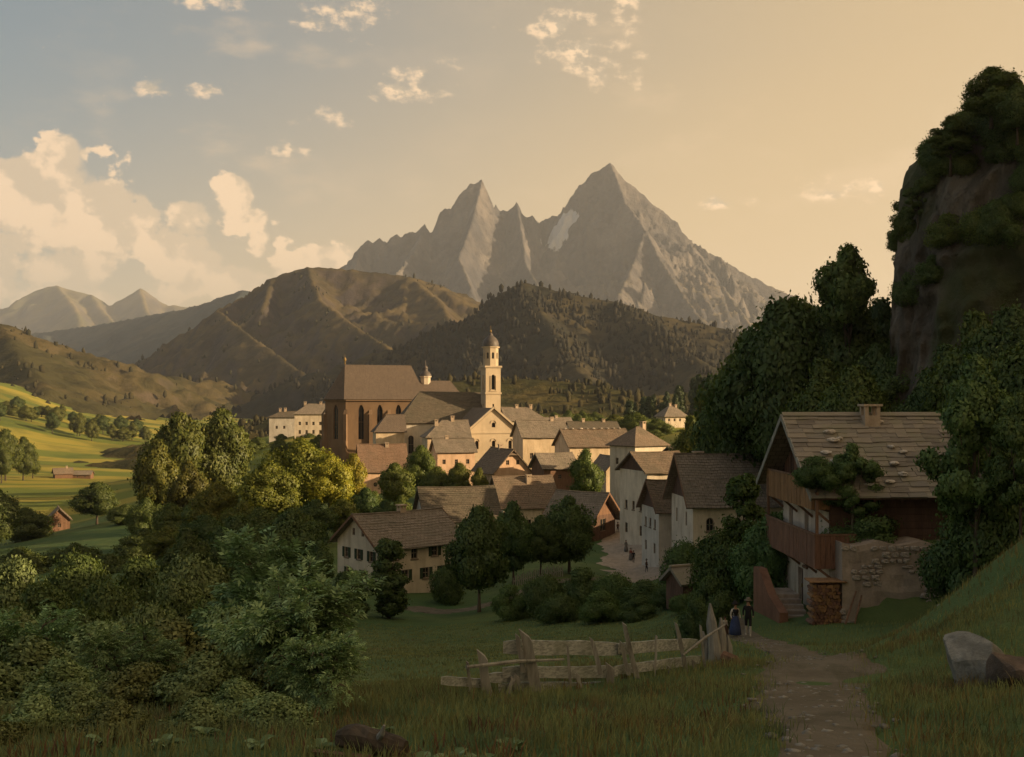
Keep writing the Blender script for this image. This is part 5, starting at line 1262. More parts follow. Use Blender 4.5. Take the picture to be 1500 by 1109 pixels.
# thicket in the left foreground
for i, (px, Y, pt, w) in enumerate([(25, 62, 806, 120), (112, 66, 800, 120), (205, 70, 808, 110), (285, 66, 800, 110), (60, 44, 842, 150), (160, 46, 838, 150), (255, 42, 836, 150), (10, 34, 880, 150), (120, 32, 880, 160), (215, 30, 872, 170), (310, 30, 866, 150)]):
    T('bush' if i % 2 else 'bush_b', 'thicket_bush', 'dense dark bush in the thicket behind the elder', px, Y, pt, w, LF_FORE if i % 3 == 0 else LF_DARK, (1.05, 1.05, 0.95) if i % 3 == 0 else (1.1, 1.05, 0.95), 'bush', 'thicket of the left foreground')
for i, (px, Y, pt, w) in enumerate([(40, 19, 925, 240), (150, 20, 905, 240), (250, 19, 900, 230), (-20, 16, 960, 260), (90, 16, 960, 170), (200, 15.5, 968, 170), (300, 15.5, 950, 170), (350, 20, 880, 180), (420, 19.5, 905, 180), (20, 25, 880, 200), (50, 12.6, 1012, 170), (170, 12.2, 1022, 160), (290, 12.4, 1018, 170), (400, 12.8, 1010, 160), (-30, 11.5, 1030, 170), (110, 13.4, 995, 160), (345, 13.6, 990, 160)]):
    T('shrub' if i % 2 else 'shrub_b', 'wild_shrub', 'wild shrub with small leaves crowding the left foreground', px, Y, pt, w, LF_FORE, ((1.2, 1.2, 1.15), (1.55, 1.6, 1.55), (1.1, 0.95, 0.8))[i % 3], 'shrub', 'wild shrubs of the left foreground')

# elder with feathered leaves
def elder(seed, nl, hgt, wid):
    r = random.Random(seed); st = MB(); tips = []
    for s in range(11):
        a = r.uniform(0, 6.28); q = wid * r.uniform(0.35, 1.0); h = hgt * r.uniform(0.55, 1.0) * (1 - 0.35 * (q / wid) ** 2)
        P = [Vector((math.cos(a) * q * t ** 1.5, math.sin(a) * q * t ** 1.5, h * math.sin(t * 1.7) / math.sin(1.7) if t < 0.92 else h * 0.99)) for t in (0, 0.25, 0.5, 0.75, 1.0)]
        st.tube(P, [0.035, 0.028, 0.02, 0.013, 0.006], 6)
        for b in range(9):
            t = r.uniform(0.35, 1.0); k = min(3, int(t * 4)); o = P[k].lerp(P[k + 1], t * 4 - k)
            d = Vector((r.gauss(0, 1), r.gauss(0, 1), r.uniform(-0.2, 0.9))).normalized() * r.uniform(0.25, 0.6) * hgt / 2.6
            st.tube([o, o + d * 0.6 + Vector((0, 0, 0.05)), o + d], [0.011, 0.008, 0.004], 4); tips.append((o, o + d))
    rn = np.random.default_rng(seed); V = []; Fc = []; Nn = []
    for i in range(nl):
        o, e = tips[r.randrange(len(tips))]; p = o.lerp(e, r.uniform(0.3, 1.08)) + Vector((r.gauss(0, 0.07), r.gauss(0, 0.07), r.gauss(0, 0.06)))
        c = Vector((p.x, p.y, p.z - hgt * 0.35)); out = c.normalized() if c.length > 0.05 else Vector((0, 0, 1))
        ax = (out + Vector((r.gauss(0, 0.55), r.gauss(0, 0.55), r.gauss(-0.25, 0.4)))).normalized()
        up = (Vector((0, 0, 1)) + out * 0.6 + Vector((r.gauss(0, 0.3), r.gauss(0, 0.3), 0))).normalized()
        sd = ax.cross(up)
        if sd.length < 0.05: continue
        sd.normalize(); up = sd.cross(ax); ln = r.uniform(0.14, 0.24) * hgt / 2.6
        for j in range(7):
            if j < 6: b = p + ax * ln * (0.25 + 0.3 * (j // 2)) - up * ln * 0.1 * (j // 2); dv = (sd * (1 if j % 2 else -1) + ax * 0.55 - up * 0.25).normalized(); l = ln * 0.55
            else: b = p + ax * ln * 0.88 - up * ln * 0.25; dv = (ax - up * 0.35).normalized(); l = ln * 0.6
            wv = dv.cross(up).normalized() * l * 0.20; n0 = len(V)
            V += [b, b + dv * l * 0.45 + wv + up * 0.006, b + dv * l - up * l * 0.15, b + dv * l * 0.45 - wv + up * 0.006]; Fc.append((n0, n0 + 1, n0 + 2, n0 + 3)); Nn += [up] * 4
    me = np_mesh('crown', np.array([tuple(v) for v in V]), np.array(Fc), False)
    return st.mesh('stem', True), me
def place_elder(label, px, Y, ptop, wpx, seed, nl, tint, grp=None):
    X = xx(px, Y); b = gz(X, Y); h = zz(ptop, Y) - b; w = wpx / F * Y / 2
    root = thing('elder_bush', label, 'bush', (X, Y, b - 0.1), rnd.uniform(0, 6))
    s, c = elder(seed, nl, h, w)
    link('stem', s, BARK_PALE, root); o = link('crown', c, LF_ELDER, root); o.color = (*tint, 1)
place_elder('large elder bush with feathered pale green leaves at the meadow edge', 440, 16.5, 822, 200, 31, 2600, (1.5, 1.5, 1.5))
place_elder('tall elder bush behind the large one, its crown before the dark trees', 372, 22, 792, 210, 32, 2400, (1.2, 1.3, 1.35))
place_elder('low elder bush drooping over the grass, rightmost in the thicket', 478, 14.2, 905, 130, 33, 1500, (1.5, 1.5, 1.4))
place_elder('elder bush at the left picture edge', 30, 20, 868, 170, 34, 1500, (1.3, 1.45, 1.45))
place_elder('small elder with pale tips in the middle of the thicket', 190, 17.5, 905, 170, 35, 1500, (1.2, 1.2, 1.15))
# ------------------------------------------------------------------ path, street, lanes
def m_dirt(name, c, d, e):
    t = NT(name); v = t.coord('pos'); a = t.noise(v, 0.8, 6, 0.65); b = t.noise(v, 9, 5, 0.7); c2 = t.noise(t.coord('pos', (1, 0.3, 1)), 2.2, 4)
    col = t.mix(t.rng(a, 0.38, 0.64), c, d); col = t.mix(t.rng(c2, 0.5, 0.72, 0, 0.6), col, e); col = t.mix(t.rng(b, 0.5, 0.75, 0, 0.5), col, tuple(x * 1.5 for x in c))
    return t.done(col, 0.95, t.bump(t.math('ADD', b, t.math('MULTIPLY', a, 2)), 0.7, 0.05), 0.1)
def strip(name, pts, mat, off=0.035, n=160, m=9, rag=0.4, seed=0):
    """a sheet laid on the ground along pts = (picture x, distance, width in metres)"""
    P = np.array([(xx(a, b), b, w) for a, b, w in pts], float); t = np.linspace(0, 1, len(P)); u = np.linspace(0, 1, n)
    from_ = [np.interp(u, t, P[:, k]) for k in range(3)]
    ker = np.ones(9) / 9
    cx, cy, w = [np.convolve(np.pad(f, 4, 'edge'), ker, 'valid') for f in from_]
    tx, ty = np.gradient(cx), np.gradient(cy); l = np.hypot(tx, ty); nx, ny = ty / l, -tx / l
    V = []
    for j in range(m):
        s = (j / (m - 1) - 0.5)
        edge = abs(s) * 2
        rg = (fbm(u * 23 + s * 4, np.full(n, seed + (1 if s > 0 else 5)), 3, seed) * rag * 3) * edge ** 3
        q = s * w * (1 + rg)
        X = cx + nx * q; Y = cy + ny * q
        V.append(np.stack([X, Y, ground(X, Y) + off - 0.05 * (edge > 0.99)], 1))
    V = np.stack(V, 1).reshape(-1, 3); i = np.arange(n * m).reshape(n, m)
    Fc = np.stack([i[:-1, :-1].ravel(), i[:-1, 1:].ravel(), i[1:, 1:].ravel(), i[1:, :-1].ravel()], 1)
    return link(name, np_mesh(name, V, Fc, True), mat, kind='structure')
DIRT = m_dirt('path_earth', (0.115, 0.100, 0.074), (0.155, 0.136, 0.104), (0.068, 0.066, 0.040))
STREET = m_dirt('street_earth', (0.30, 0.25, 0.20), (0.37, 0.31, 0.25), (0.22, 0.18, 0.14))
strip('path', [(1250, 7, 1.0), (1225, 10, 1.1), (1195, 14, 1.5), (1190, 18, 2.0), (1200, 24, 2.3), (1190, 30, 2.1), (1160, 38, 2.0), (1122, 46, 1.7), (1088, 53, 1.6), (1062, 62, 1.5), (1030, 72, 1.6), (1000, 90, 2.0), (985, 112, 3.0)], DIRT, n=260, seed=1)
strip('street', [(972, 118, 5), (948, 134, 9), (930, 148, 8.5), (914, 165, 6.5), (902, 185, 5.5), (893, 210, 5), (885, 240, 5), (880, 275, 6)], STREET, 0.07, seed=3)
strip('lane', [(925, 133, 3.5), (870, 126, 3.2), (810, 121, 3.0), (750, 114, 3.0), (690, 110, 3.0), (640, 109, 3.6), (600, 112, 3.4)], DIRT, 0.06, seed=4)

# ------------------------------------------------------------------ the timber farmhouse
def small_stone(seed, sq=0.55, boxy=False):
    bm = bmesh.new(); bmesh.ops.create_icosphere(bm, subdivisions=2, radius=1.0); r = random.Random(seed)
    o = Vector((r.uniform(0, 50), r.uniform(0, 50), 0))
    for v in bm.verts:
        if boxy: v.co = Vector([math.copysign(abs(q) ** 0.55, q) for q in v.co])
        d = float(perlin(np.array([v.co.x * 1.3 + o.x]), np.array([v.co.y * 1.3 + v.co.z * 1.7 + o.y]), seed)[0]); v.co *= 1 + d * 0.55; v.co.z *= sq
    me = bpy.data.meshes.new('stone'); bm.to_mesh(me); bm.free(); return me
M_STONE = m_plain('field_stone', (0.38, 0.335, 0.29), (0.22, 0.19, 0.165), 3, 0.9, 0.6)
STONES = [small_stone(i) for i in range(5)]
BLOCKS = [small_stone(20 + i, 1.0, True) for i in range(6)]
for q in STONES + BLOCKS: q.materials.append(M_STONE)
PALE = [small_stone(40 + i) for i in range(5)]
M_PALE = m_plain('pale_roof_stone', (0.58, 0.53, 0.46), (0.36, 0.32, 0.28), 3, 0.9, 0.6)
for q in PALE: q.materials.append(M_PALE)
def roof_stone(loc, s, label, group):
    o = link('roof_stone', PALE[rnd.randrange(5)], None, label=label, cat='stone', group=group)
    o.location = loc; o.scale = (s * rnd.uniform(0.8, 1.5), s, s * 0.8); o.rotation_euler = (0, 0, rnd.uniform(0, 6)); return o

FX, FY, FZ = 16.25, 56.0, zz(917, 56.5)
def farmhouse():
    Wd, L = 8.6, 10.6; hw = Wd / 2; ovf, ovg = 1.2, 1.25
    Hw = zz(730, 54.8) + 0.9 - FZ; ridge = zz(609, FY + hw) - FZ; s = (ridge - Hw) / hw
    root = thing('timber_farmhouse', 'big old farmhouse with stone-weighted shingle roof and wooden balconies on its gable', 'farmhouse', (FX, FY, FZ), R(1.5))
    G = lambda y, z, w, h, st='rect': (Wd - y, z + 2, w, h, st)         # opening in the gable: y from the near corner
    top_pl = zz(742, 59) - FZ                                           # plaster below, boards above
    dr = G(5.0, 0.25, 0.95, 2.1); w1 = G(6.9, top_pl - 1.5, 0.75, 1.15); w2 = G(3.9, top_pl - 1.5, 0.75, 1.15); w3 = G(4.0, 2.6, 0.6, 0.8); w4 = G(2.0, 0.6, 0.7, 1.4)
    wb = MB(); o = (0, Wd, -2); ux = (0, -1, 0)
    wall_face(wb, o, ux, Wd, top_pl + 2, [dr, w1, w2, w3, w4], depth=0.3)
    zter = 4.4
    wall_face(wb, (0, 0, -2), (1, 0, 0), L, zter + 2, []); wall_face(wb, (L, 0, -2), (0, 1, 0), Wd, Hw + 2, []); wall_face(wb, (L, Wd, -2), (-1, 0, 0), L, Hw + 2, [])
    wb.build('wall', PL_FARM, root)
    # timber upper storey toward the viewer, board by board, with a small window
    fw = (8.6, zter + 0.9, 0.9, 1.0, 'rect'); x = 0.0
    fwb = MB(); wall_face(fwb, (0, 0.03, 0), (1, 0, 0), L, Hw, [fw], depth=0.2); fwb.build('timber_wall', WD_DARK, root)
    add_window(root, (0, 0.03, 0), (1, 0, 0), fw)
    nb = 9
    for i in range(nb):
        z0 = zter + (Hw - zter) * i / nb; z1 = zter + (Hw - zter) * (i + 1) / nb - 0.02
        segs = [(0.0, L)] if z1 < fw[1] or z0 > fw[1] + fw[3] else [(0.0, fw[0] - fw[2] / 2 - 0.05), (fw[0] + fw[2] / 2 + 0.05, L)]
        for a, b in segs:
            bb = MB(); bb.box(a, b, -0.05 - rnd.uniform(0, 0.03), 0.02, z0, z1); bb.build('wall_board', WD_DARK, root)
    # gable boards
    gp = [(-s, 1, Hw), (s, 1, Hw + s * Wd)]
    gbm = MB(); wall_face(gbm, (0.02, Wd, top_pl), ux, Wd, ridge - top_pl, [], [(-s, 1, Hw - top_pl), (s, 1, Hw - top_pl + s * Wd)]); gbm.build('gable_wall', WD_DARK, root)
    y = 0.05
    while y < Wd - 0.1:
        w = rnd.uniform(0.2, 0.3); yc = min(y + w, Wd - 0.03); ht = min(Hw + s * min(y, Wd - yc) if True else 0, ridge)
        bb = MB(); bb.box(-0.05 - rnd.uniform(0, 0.03), 0.01, y, yc - 0.015, top_pl, Hw + s * min(y, Wd - yc) - 0.03); bb.build('gable_board', WD_DARK if rnd.random() < 0.7 else WD_RED, root); y = yc
    for h in (w1, w2, w3, w4): add_window(root, o, ux, h, depth=0.28, sill=WD_BROWN)
    d = MB(); d.box(0.22, 0.27, Wd - dr[0] - 0.47, Wd - dr[0] + 0.47, dr[1] - 2, dr[1] - 2 + dr[3] - 0.02); door = d.build('door', WD_DARK, root)
    k = MB(); k.box(0.14, 0.215, Wd - dr[0] + 0.3, Wd - dr[0] + 0.36, 1.2, 1.4); k.build('handle', GILT, door)
    # balconies
    def balcony(name, zf, h, x0, ya, yb, mat, wrap):
        f = MB(); f.box(x0, -0.03, ya, yb, zf - 0.14, zf); bal = f.build(name, WD_BROWN, root)
        for (a, b) in (((x0, ya), (x0, yb)),):
            y = ya
            while y < yb - 0.05:
                w = min(rnd.uniform(0.2, 0.28), yb - y); p = MB(); j = rnd.uniform(-0.012, 0.012)
                p.box(x0 - 0.02 + j, x0 + 0.02 + j, y + 0.008, y + w - 0.008, zf - 0.22, zf + h - 0.06); p.build('parapet_board', mat, bal); y += w
        xx_ = x0
        while xx_ < wrap - 0.05:
            w = min(0.25, wrap - xx_); p = MB(); p.box(xx_ + 0.008, xx_ + w - 0.008, ya - 0.02, ya + 0.02, zf - 0.22, zf + h - 0.06); p.build('parapet_board', mat, bal); xx_ += w
        r = MB(); r.box(x0 - 0.07, x0 + 0.07, ya - 0.06, yb, zf + h - 0.058, zf + h + 0.04); r.build('handrail', WD_BROWN, bal)
        r = MB(); r.box(x0 + 0.072, wrap, ya - 0.06, ya + 0.06, zf + h - 0.057, zf + h + 0.038); r.build('handrail', WD_BROWN, bal)
        for yy in np.linspace(ya + 0.15, yb - 0.15, 4):
            r = MB(); r.bar((0, yy, zf - 0.9), (x0 + 0.1, yy, zf - 0.16), 0.12, 0.12); r.build('bracket', WD_BROWN, bal)
        return bal
    balcony('loft_balcony', zz(737, 57) - FZ, zz(699, 57) - zz(737, 57), -0.95, -0.25, Wd + 0.1, WD_OCHRE, -0.03)
    balcony('balcony', zz(818, 57) - FZ, zz(776, 57) - zz(818, 57), -1.05, -1.15, Wd - 0.2, WD_RED, 1.0)
    fl = MB(); fl.box(-1.03, 1.0, -1.13, -0.08, zz(818, 57) - FZ - 0.13, zz(818, 57) - FZ - 0.01); fl.build('balcony_floor', WD_BROWN, root)
    for p in ((-0.95, -1.05), (-0.95, Wd - 0.3)):
        pm = MB(); pm.box(p[0] - 0.07, p[0] + 0.07, p[1] - 0.07, p[1] + 0.07, zz(776, 57) - FZ + 0.045, Hw - 0.6 if p[1] < 0 else Hw - 0.5); pm.build('balcony_post', WD_BROWN, root)
    # roof: a deck carrying rows of loose split shingles
    ez = Hw - ovf * s; x0, x1 = -ovg, L + 0.8
    n = Vector((0, -s, 1)).normalized()
    deck = MB(); slope(deck, (x0, -ovf, ez), (x1, -ovf, ez), (x0, hw, ridge), (x1, hw, ridge), 0.14)
    ro = deck.build('roof', WD_DARK, root)
    bk = MB(); slope(bk, (x1, Wd + ovf, ez), (x0, Wd + ovf, ez), (x1, hw, ridge), (x0, hw, ridge), 0.14, 0.5, seed=4); bk.build('rear_roof', RF_GREY, root)
    E = Vector((0, -ovf, ez)); Rg = Vector((0, hw, ridge)); SL = (Rg - E).length; sd = (Rg - E).normalized(); rows = 17; rh = SL / rows
    protos = []
    for k in range(6):
        m = MB(); l = rnd.uniform(0.55, 1.15); wdt = rh * 1.3
        a = [Vector((0, 0, 0)), Vector((l, 0, 0)), Vector((l, wdt, 0)), Vector((0, wdt, 0))]
        j = lambda: rnd.uniform(-0.025, 0.025)
        top = [p + Vector((0, j() * (2.6 if p.y == 0 else 1), 0.06 if p.y == 0 else 0.012)) for p in a]; bot = [p + Vector((0, 0, -0.005)) for p in a]
        m.poly(top)
        for q in range(4): m.poly([bot[q], bot[(q + 1) % 4], top[(q + 1) % 4], top[q]])
        protos.append((m.mesh('shingle'), l))
    for me, _ in protos: me.materials.append(RF_SHING)
    ang = math.atan2(Rg.z - E.z, Rg.y - E.y)
    for i in range(rows):
        x = x0 - rnd.uniform(0, 0.12)
        while x < x1 - 0.2:
            me, l = protos[rnd.randrange(6)]; sx = min(1.0, (x1 + 0.05 - x) / l); p = E + sd * (i * rh - 0.04) + n * (0.015 + rnd.uniform(0, 0.025))
            ob = link('shingle', me, None, ro); ob.location = (x, p.y, p.z); ob.rotation_euler = (ang + rnd.uniform(-0.015, 0.03), rnd.uniform(-0.015, 0.015), rnd.uniform(-0.025, 0.025)); ob.scale = (sx, 1, rnd.uniform(0.8, 1.5)); x += l * sx + 0.012
    rc = MB(); rc.bar((x0, hw - 0.12, ridge + 0.09), (x1, hw - 0.12, ridge + 0.09), 0.32, 0.05, Vector((0, -s, 1)).normalized()); rc.build('ridge_board', RF_SHING, ro)
    for q, yb in ((-1, -ovf), (1, Wd + ovf)):
        b = MB(); b.bar((x0 - 0.03, yb, ez - 0.06), (x0 - 0.03, hw - q * -0.01, ridge - 0.06), 0.06, 0.3, Vector((0, q * s, 1)).normalized()); b.build('barge_board', WD_GREY, root)
    for xq in np.linspace(0.6, L - 0.3, 8):
        b = MB(); b.bar((xq, -ovf + 0.1, ez - 0.16), (xq, 0.0, ez - 0.16 + (ovf - 0.1) * s), 0.12, 0.14); b.build('rafter_end', WD_DARK, root)
    cx = xx(1277, FY + hw - 0.4) - FX; cy = hw - 0.5; c0 = ridge - 0.7; c1 = zz(592, FY + cy) - FZ
    ch = MB(); w = 0.42
    ch.box(cx - w, cx + w, cy - w, cy + w, c0, c1 - 0.62)
    for sx in (-1, 1):
        for sy in (-1, 1): ch.box(cx + sx * w - (sx + 1) / 2 * 0.2 , cx + sx * w - (sx + 1) / 2 * 0.2 + 0.2, cy + sy * w - (sy + 1) / 2 * 0.2, cy + sy * w - (sy + 1) / 2 * 0.2 + 0.2, c1 - 0.618, c1 - 0.12)
    ch.box(cx - w - 0.1, cx + w + 0.1, cy - w - 0.1, cy + w + 0.1, c1 - 0.118, c1); ch.build('chimney', CHIM, ro)
    # entrance steps with their flank wall
    st = MB()
    for i in range(6): 
        sp = MB(); sp.box(-2.0, -0.75, 0.6 + i * 0.42, 4.8 - 0.001 * i, (i) * 0.21 - (0.6 if i == 0 else 0.0) + 0.002, (i + 1) * 0.21); sp.build('step', STONE_RB, root)
    fm = MB(); P = [(-2.05, 0.2, -0.8), (-2.05, 5.6, -0.8), (-2.05, 5.6, zz(828, 62) - FZ), (-2.05, 4.4, zz(830, 61) - FZ), (-2.05, 2.4, 1.3), (-2.05, 0.2, 0.75)]
    Q = [(-2.5, y, z) for _, y, z in P]; fm.poly(P[::-1]); fm.poly(Q)
    for i in range(6): fm.poly([P[i], P[(i + 1) % 6], Q[(i + 1) % 6], Q[i]])
    fm.build('step_wall', m_plaster('brown_plaster', (0.23, 0.12, 0.075), (0.12, 0.065, 0.045), 0.7, 0.8), root)
    # stones that weigh the roof down
    M = root.matrix_basis
    for i in range(19):
        x = rnd.uniform(x0 + 0.4, x1 - 1.5); v = rnd.uniform(0.08, 0.95); p = E + sd * (SL * v) + n * 0.12
        roof_stone(M @ Vector((x, p.y, p.z + 0.02)), rnd.uniform(0.18, 0.34), 'pale stone weighing down the shingles of the big farmhouse roof', 'stones on the farmhouse roof')
farmhouse()
k = hpx(242, 822, 920, 629, 655, 10, -21.5)
for i in range(9):
    u = (i - 4) / 4.5 * k['L'] / 2 + rnd.uniform(-0.4, 0.4); a = R(17); c = k['center']
    roof_stone((c[0] + math.cos(a) * u + math.sin(a) * 0.25, c[1] + math.sin(a) * u - math.cos(a) * 0.25, c[2] + k['H'] + k['RH'] + 0.22), rnd.uniform(0.22, 0.34), 'pale stone on the ridge of the long sunlit town house', 'stones on the sunlit house ridge')

def retaining_wall():
    y0 = 53.9; xa, xb = xx(1232, y0), xx(1432, y0); z1 = zz(797, y0); L = xb - xa
    b = zz(918, y0) - 0.6
    root = thing('retaining_wall', 'rough stone and plaster retaining wall below the farmhouse garden', 'wall', (xa, y0, b))
    h = z1 - b; mb = MB(); n = 40; P = []
    for i in range(n + 1):
        x = L * i / n; P.append((x, h + float(perlin(np.array([x * 0.9]), np.array([3.3]), 3)[0]) * 0.35))
    rows = 16; V = []
    for j in range(rows + 1):
        for i in range(n + 1):
            x, t = P[i]; z = t * j / rows; yy = -0.25 + 0.02 * z + float(perlin(np.array([x * 1.2]), np.array([z * 1.5]), 4)[0]) * 0.12; V.append((x, yy, z))
    for j in range(rows):
        for i in range(n):
            a = j * (n + 1) + i; mb.poly([V[a], V[a + 1], V[a + n + 2], V[a + n + 1]])
    for i in range(n):
        a = rows * (n + 1) + i; p, q = V[a], V[a + 1]; mb.poly([p, q, (q[0], 2.0, q[2]), (p[0], 2.0, p[2])])
    for e in (0, n):
        for j in range(rows):
            p, q = V[j * (n + 1) + e], V[(j + 1) * (n + 1) + e]; mb.poly([p, q, (q[0], 2.0, q[2]), (p[0], 2.0, p[2])])
    mb.build('wall_core', STONE_RB, root, True)
    z = 0.5; r = random.Random(9)
    while z < h - 0.05:
        rh = r.uniform(0.2, 0.34); x = r.uniform(-0.2, 0.0)
        while x < L - 0.1:
            w = r.uniform(0.28, 0.62)
            bare = float(perlin(np.array([x * 0.55 + 9]), np.array([z * 0.7]), 6)[0]) + (0.35 if x > L * 0.55 else -0.05) + (0.3 if z > h - 0.6 else 0)
            if bare > 0.08:
                o = link('stone', BLOCKS[r.randrange(6)], None, root); o.location = (x + w / 2, -0.22 + 0.02 * z + r.uniform(-0.05, 0.05), z + rh / 2); o.scale = (w * 0.46 * r.uniform(0.8, 1.05), 0.14, rh * 0.44 * r.uniform(0.75, 1.1)); o.rotation_euler = (0, r.uniform(-0.08, 0.08), 0)
            x += w
        z += rh
retaining_wall()
for i, (a, b) in enumerate([((1238, 914), (1254, 866)), ((1252, 912), (1262, 872))]):
    p = at(*a, 53.0); q = at(*b, 53.62); m = MB(); m.tube([p + Vector((0, 0, -0.05)), (p + q) / 2, q], [0.05, 0.045, 0.035], 7)
    m.build('leaning_pole', WD_BROWN, label=('long bare pole leaning on the retaining wall, left one', 'shorter bare pole leaning on the retaining wall, right one')[i], cat='pole')
def woodpile():
    X0 = xx(1186, 54.2); root = thing('woodpile', 'reddish stack of split firewood at the farmhouse corner', 'woodpile', (X0, 53.6, gz(X0 + 0.6, 54.0)))
    r = random.Random(5); lm = []
    for k in range(4):
        m = MB(); n = 6; m.tube([(0, 0, 0), (0, 0.5, 0.01), (0, 1.0, 0)], [0.1, 0.105, 0.1], n, wob=0.25); me = m.mesh('log'); me.materials.append((WD_RED, WD_OCHRE)[k % 2]); lm.append(me)
    for j in range(12):
        wdt = 1.45 - 0.02 * j
        for i in range(8):
            x = 0.05 + (i + 0.5 * (j % 2)) * 0.185 * wdt / 1.45
            o = link('log', lm[r.randrange(4)], None, root); o.location = (x + r.uniform(-0.02, 0.02), r.uniform(-0.08, 0.08), 0.08 + j * 0.165); o.rotation_euler = (r.uniform(-0.02, 0.02), r.uniform(0, 6), r.uniform(-0.04, 0.04))
    c = MB(); c.box(-0.15, 1.65, -0.12, 1.1, 2.1, 2.16, jit=0.02); c.build('cover_board', WD_OCHRE, root)
woodpile()

# ------------------------------------------------------------------ broken plank fence
FENCE_LINE = [(640, 17.6), (720, 18.6), (790, 19.2), (900, 20.4), (1000, 22.2), (1060, 24.2)]
def fy(px): return float(np.interp(px, [a for a, b in FENCE_LINE], [b for a, b in FENCE_LINE]))
def fence():
    g0 = at(790, 1010, fy(790))
    root = thing('plank_fence', 'broken grey plank fence with leaning posts at the meadow edge', 'fence', g0)
    def P(px, py, dy=0.0): return at(px, py, fy(px) + dy) - g0
    posts = [((716, 1036), (705, 951), 0.24, 0.10), ((789, 1028), (768, 921), 0.30, 0.12), ((764, 968), (757, 928), 0.12, 0.08), ((876, 972), (866, 933), 0.12, 0.06), ((938, 1016), (914, 911), 0.15, 0.09), ((918, 975), (909, 938), 0.11, 0.07),
             ((1007, 996), (991, 911), 0.13, 0.08), ((896, 1030), (893, 970), 0.22, 0.10), ((986, 1008), (980, 974), 0.16, 0.08), ((1022, 1000), (1016, 965), 0.12, 0.08), ((760, 1030), (757, 986), 0.16, 0.1), ((742, 1022), (752, 990), 0.12, 0.08), ((836, 1012), (832, 944), 0.07, 0.05), ((958, 1004), (962, 930), 0.07, 0.05), ((690, 1020), (684, 968), 0.08, 0.06), ((1034, 994), (1026, 915), 0.08, 0.06), ((852, 1024), (846, 985), 0.12, 0.07)]
    for i, (a, b, w, d) in enumerate(posts):
        A = P(*a, -0.16 if i % 3 else -0.2); B = P(b[0], b[1], -0.12); gzv = gz((A + g0).x, (A + g0).y) - 0.25
        A = A + (A - B).normalized() * 0.2
        m = MB(); n = 7; V = []; ax = (B - A); sd = Vector((1, 0.2, 0)).normalized(); fw = Vector((0, 1, 0))
        for k in range(n):
            t = k / (n - 1); c = A + ax * t + Vector((rnd.uniform(-0.01, 0.01), 0, 0)); ww = w * 0.8 * (1 - 0.25 * t) * rnd.uniform(0.9, 1.08) / 2; dd = d * (1 - 0.2 * t) / 2
            V.append([c - sd * ww - fw * dd, c + sd * ww - fw * dd, c + sd * ww + fw * dd, c - sd * ww + fw * dd])
        V[-1][1] = V[-1][1] + Vector((0, 0, -w * 0.5)); V[-1][2] = V[-1][2] + Vector((0, 0, -w * 0.45))
        for k in range(n - 1):
            for q in range(4): m.poly([V[k][q], V[k][(q + 1) % 4], V[k + 1][(q + 1) % 4], V[k + 1][q]])
        m.poly(V[-1]); m.build('post', WD_GREY, root)
    boards = [((737, 948), (912, 950), 0.27, 0.10), ((905, 950), (1022, 942), 0.24, 0.06), ((736, 985), (905, 984), 0.22, 0.02), ((900, 982), (1026, 966), 0.20, 0.05), ((646, 997), (712, 1001), 0.15, 0.0), ((730, 1008), (960, 1006), 0.20, 0.03), ((716, 993), (790, 990), 0.18, 0.08)]
    for i, (a, b, h, dy) in enumerate(boards):
        A, B = P(*a, dy), P(*b, dy); m = MB(); n = 9; V = []
        for k in range(n):
            t = k / (n - 1); c = A.lerp(B, t) + Vector((0, rnd.uniform(-0.012, 0.012), 0)); up = h / 2 * rnd.uniform(0.86, 1.06) * (0.72 if k in (0, n - 1) else 1); lo = h / 2 * rnd.uniform(0.9, 1.04) * (0.8 if k in (0, n - 1) else 1)
            V.append([c + Vector((0, -0.018, -lo)), c + Vector((0, -0.018, up)), c + Vector((0, 0.018, up)), c + Vector((0, 0.018, -lo))])
        for k in range(n - 1):
            for q in range(4): m.poly([V[k][q], V[k + 1][q], V[k + 1][(q + 1) % 4], V[k][(q + 1) % 4]])
        m.poly(V[0]); m.poly(V[-1][::-1]); m.build('board', M_FBOARD, root)
    for a, b, r in (((683, 977), (826, 966), 0.03), ((1000, 960), (1062, 915), 0.025)):
        m = MB(); A, B = P(*a, -0.3), P(*b, -0.22); m.tube([A, A.lerp(B, 0.5) + Vector((0, 0, 0.03)), B], [r, r * 1.1, r * 0.7], 6, wob=0.15); m.build('rail', WD_GREY, root)
t = NT('fence_board_wood'); v = t.coord('obj', (0.9, 4, 7)); g = t.noise(v, 3.2, 7, 0.65, 0.5); kx = t.noise(t.coord('obj'), 1.1, 3)
col = t.mix(t.rng(g, 0.36, 0.66), (0.44, 0.46, 0.43), (0.21, 0.22, 0.205)); col = t.mix(t.rng(kx, 0.45, 0.65, 0, 0.5), col, (0.16, 0.185, 0.13))
M_FBOARD = t.done(col, 0.85, t.bump(g, 0.6, 0.02))
fence()
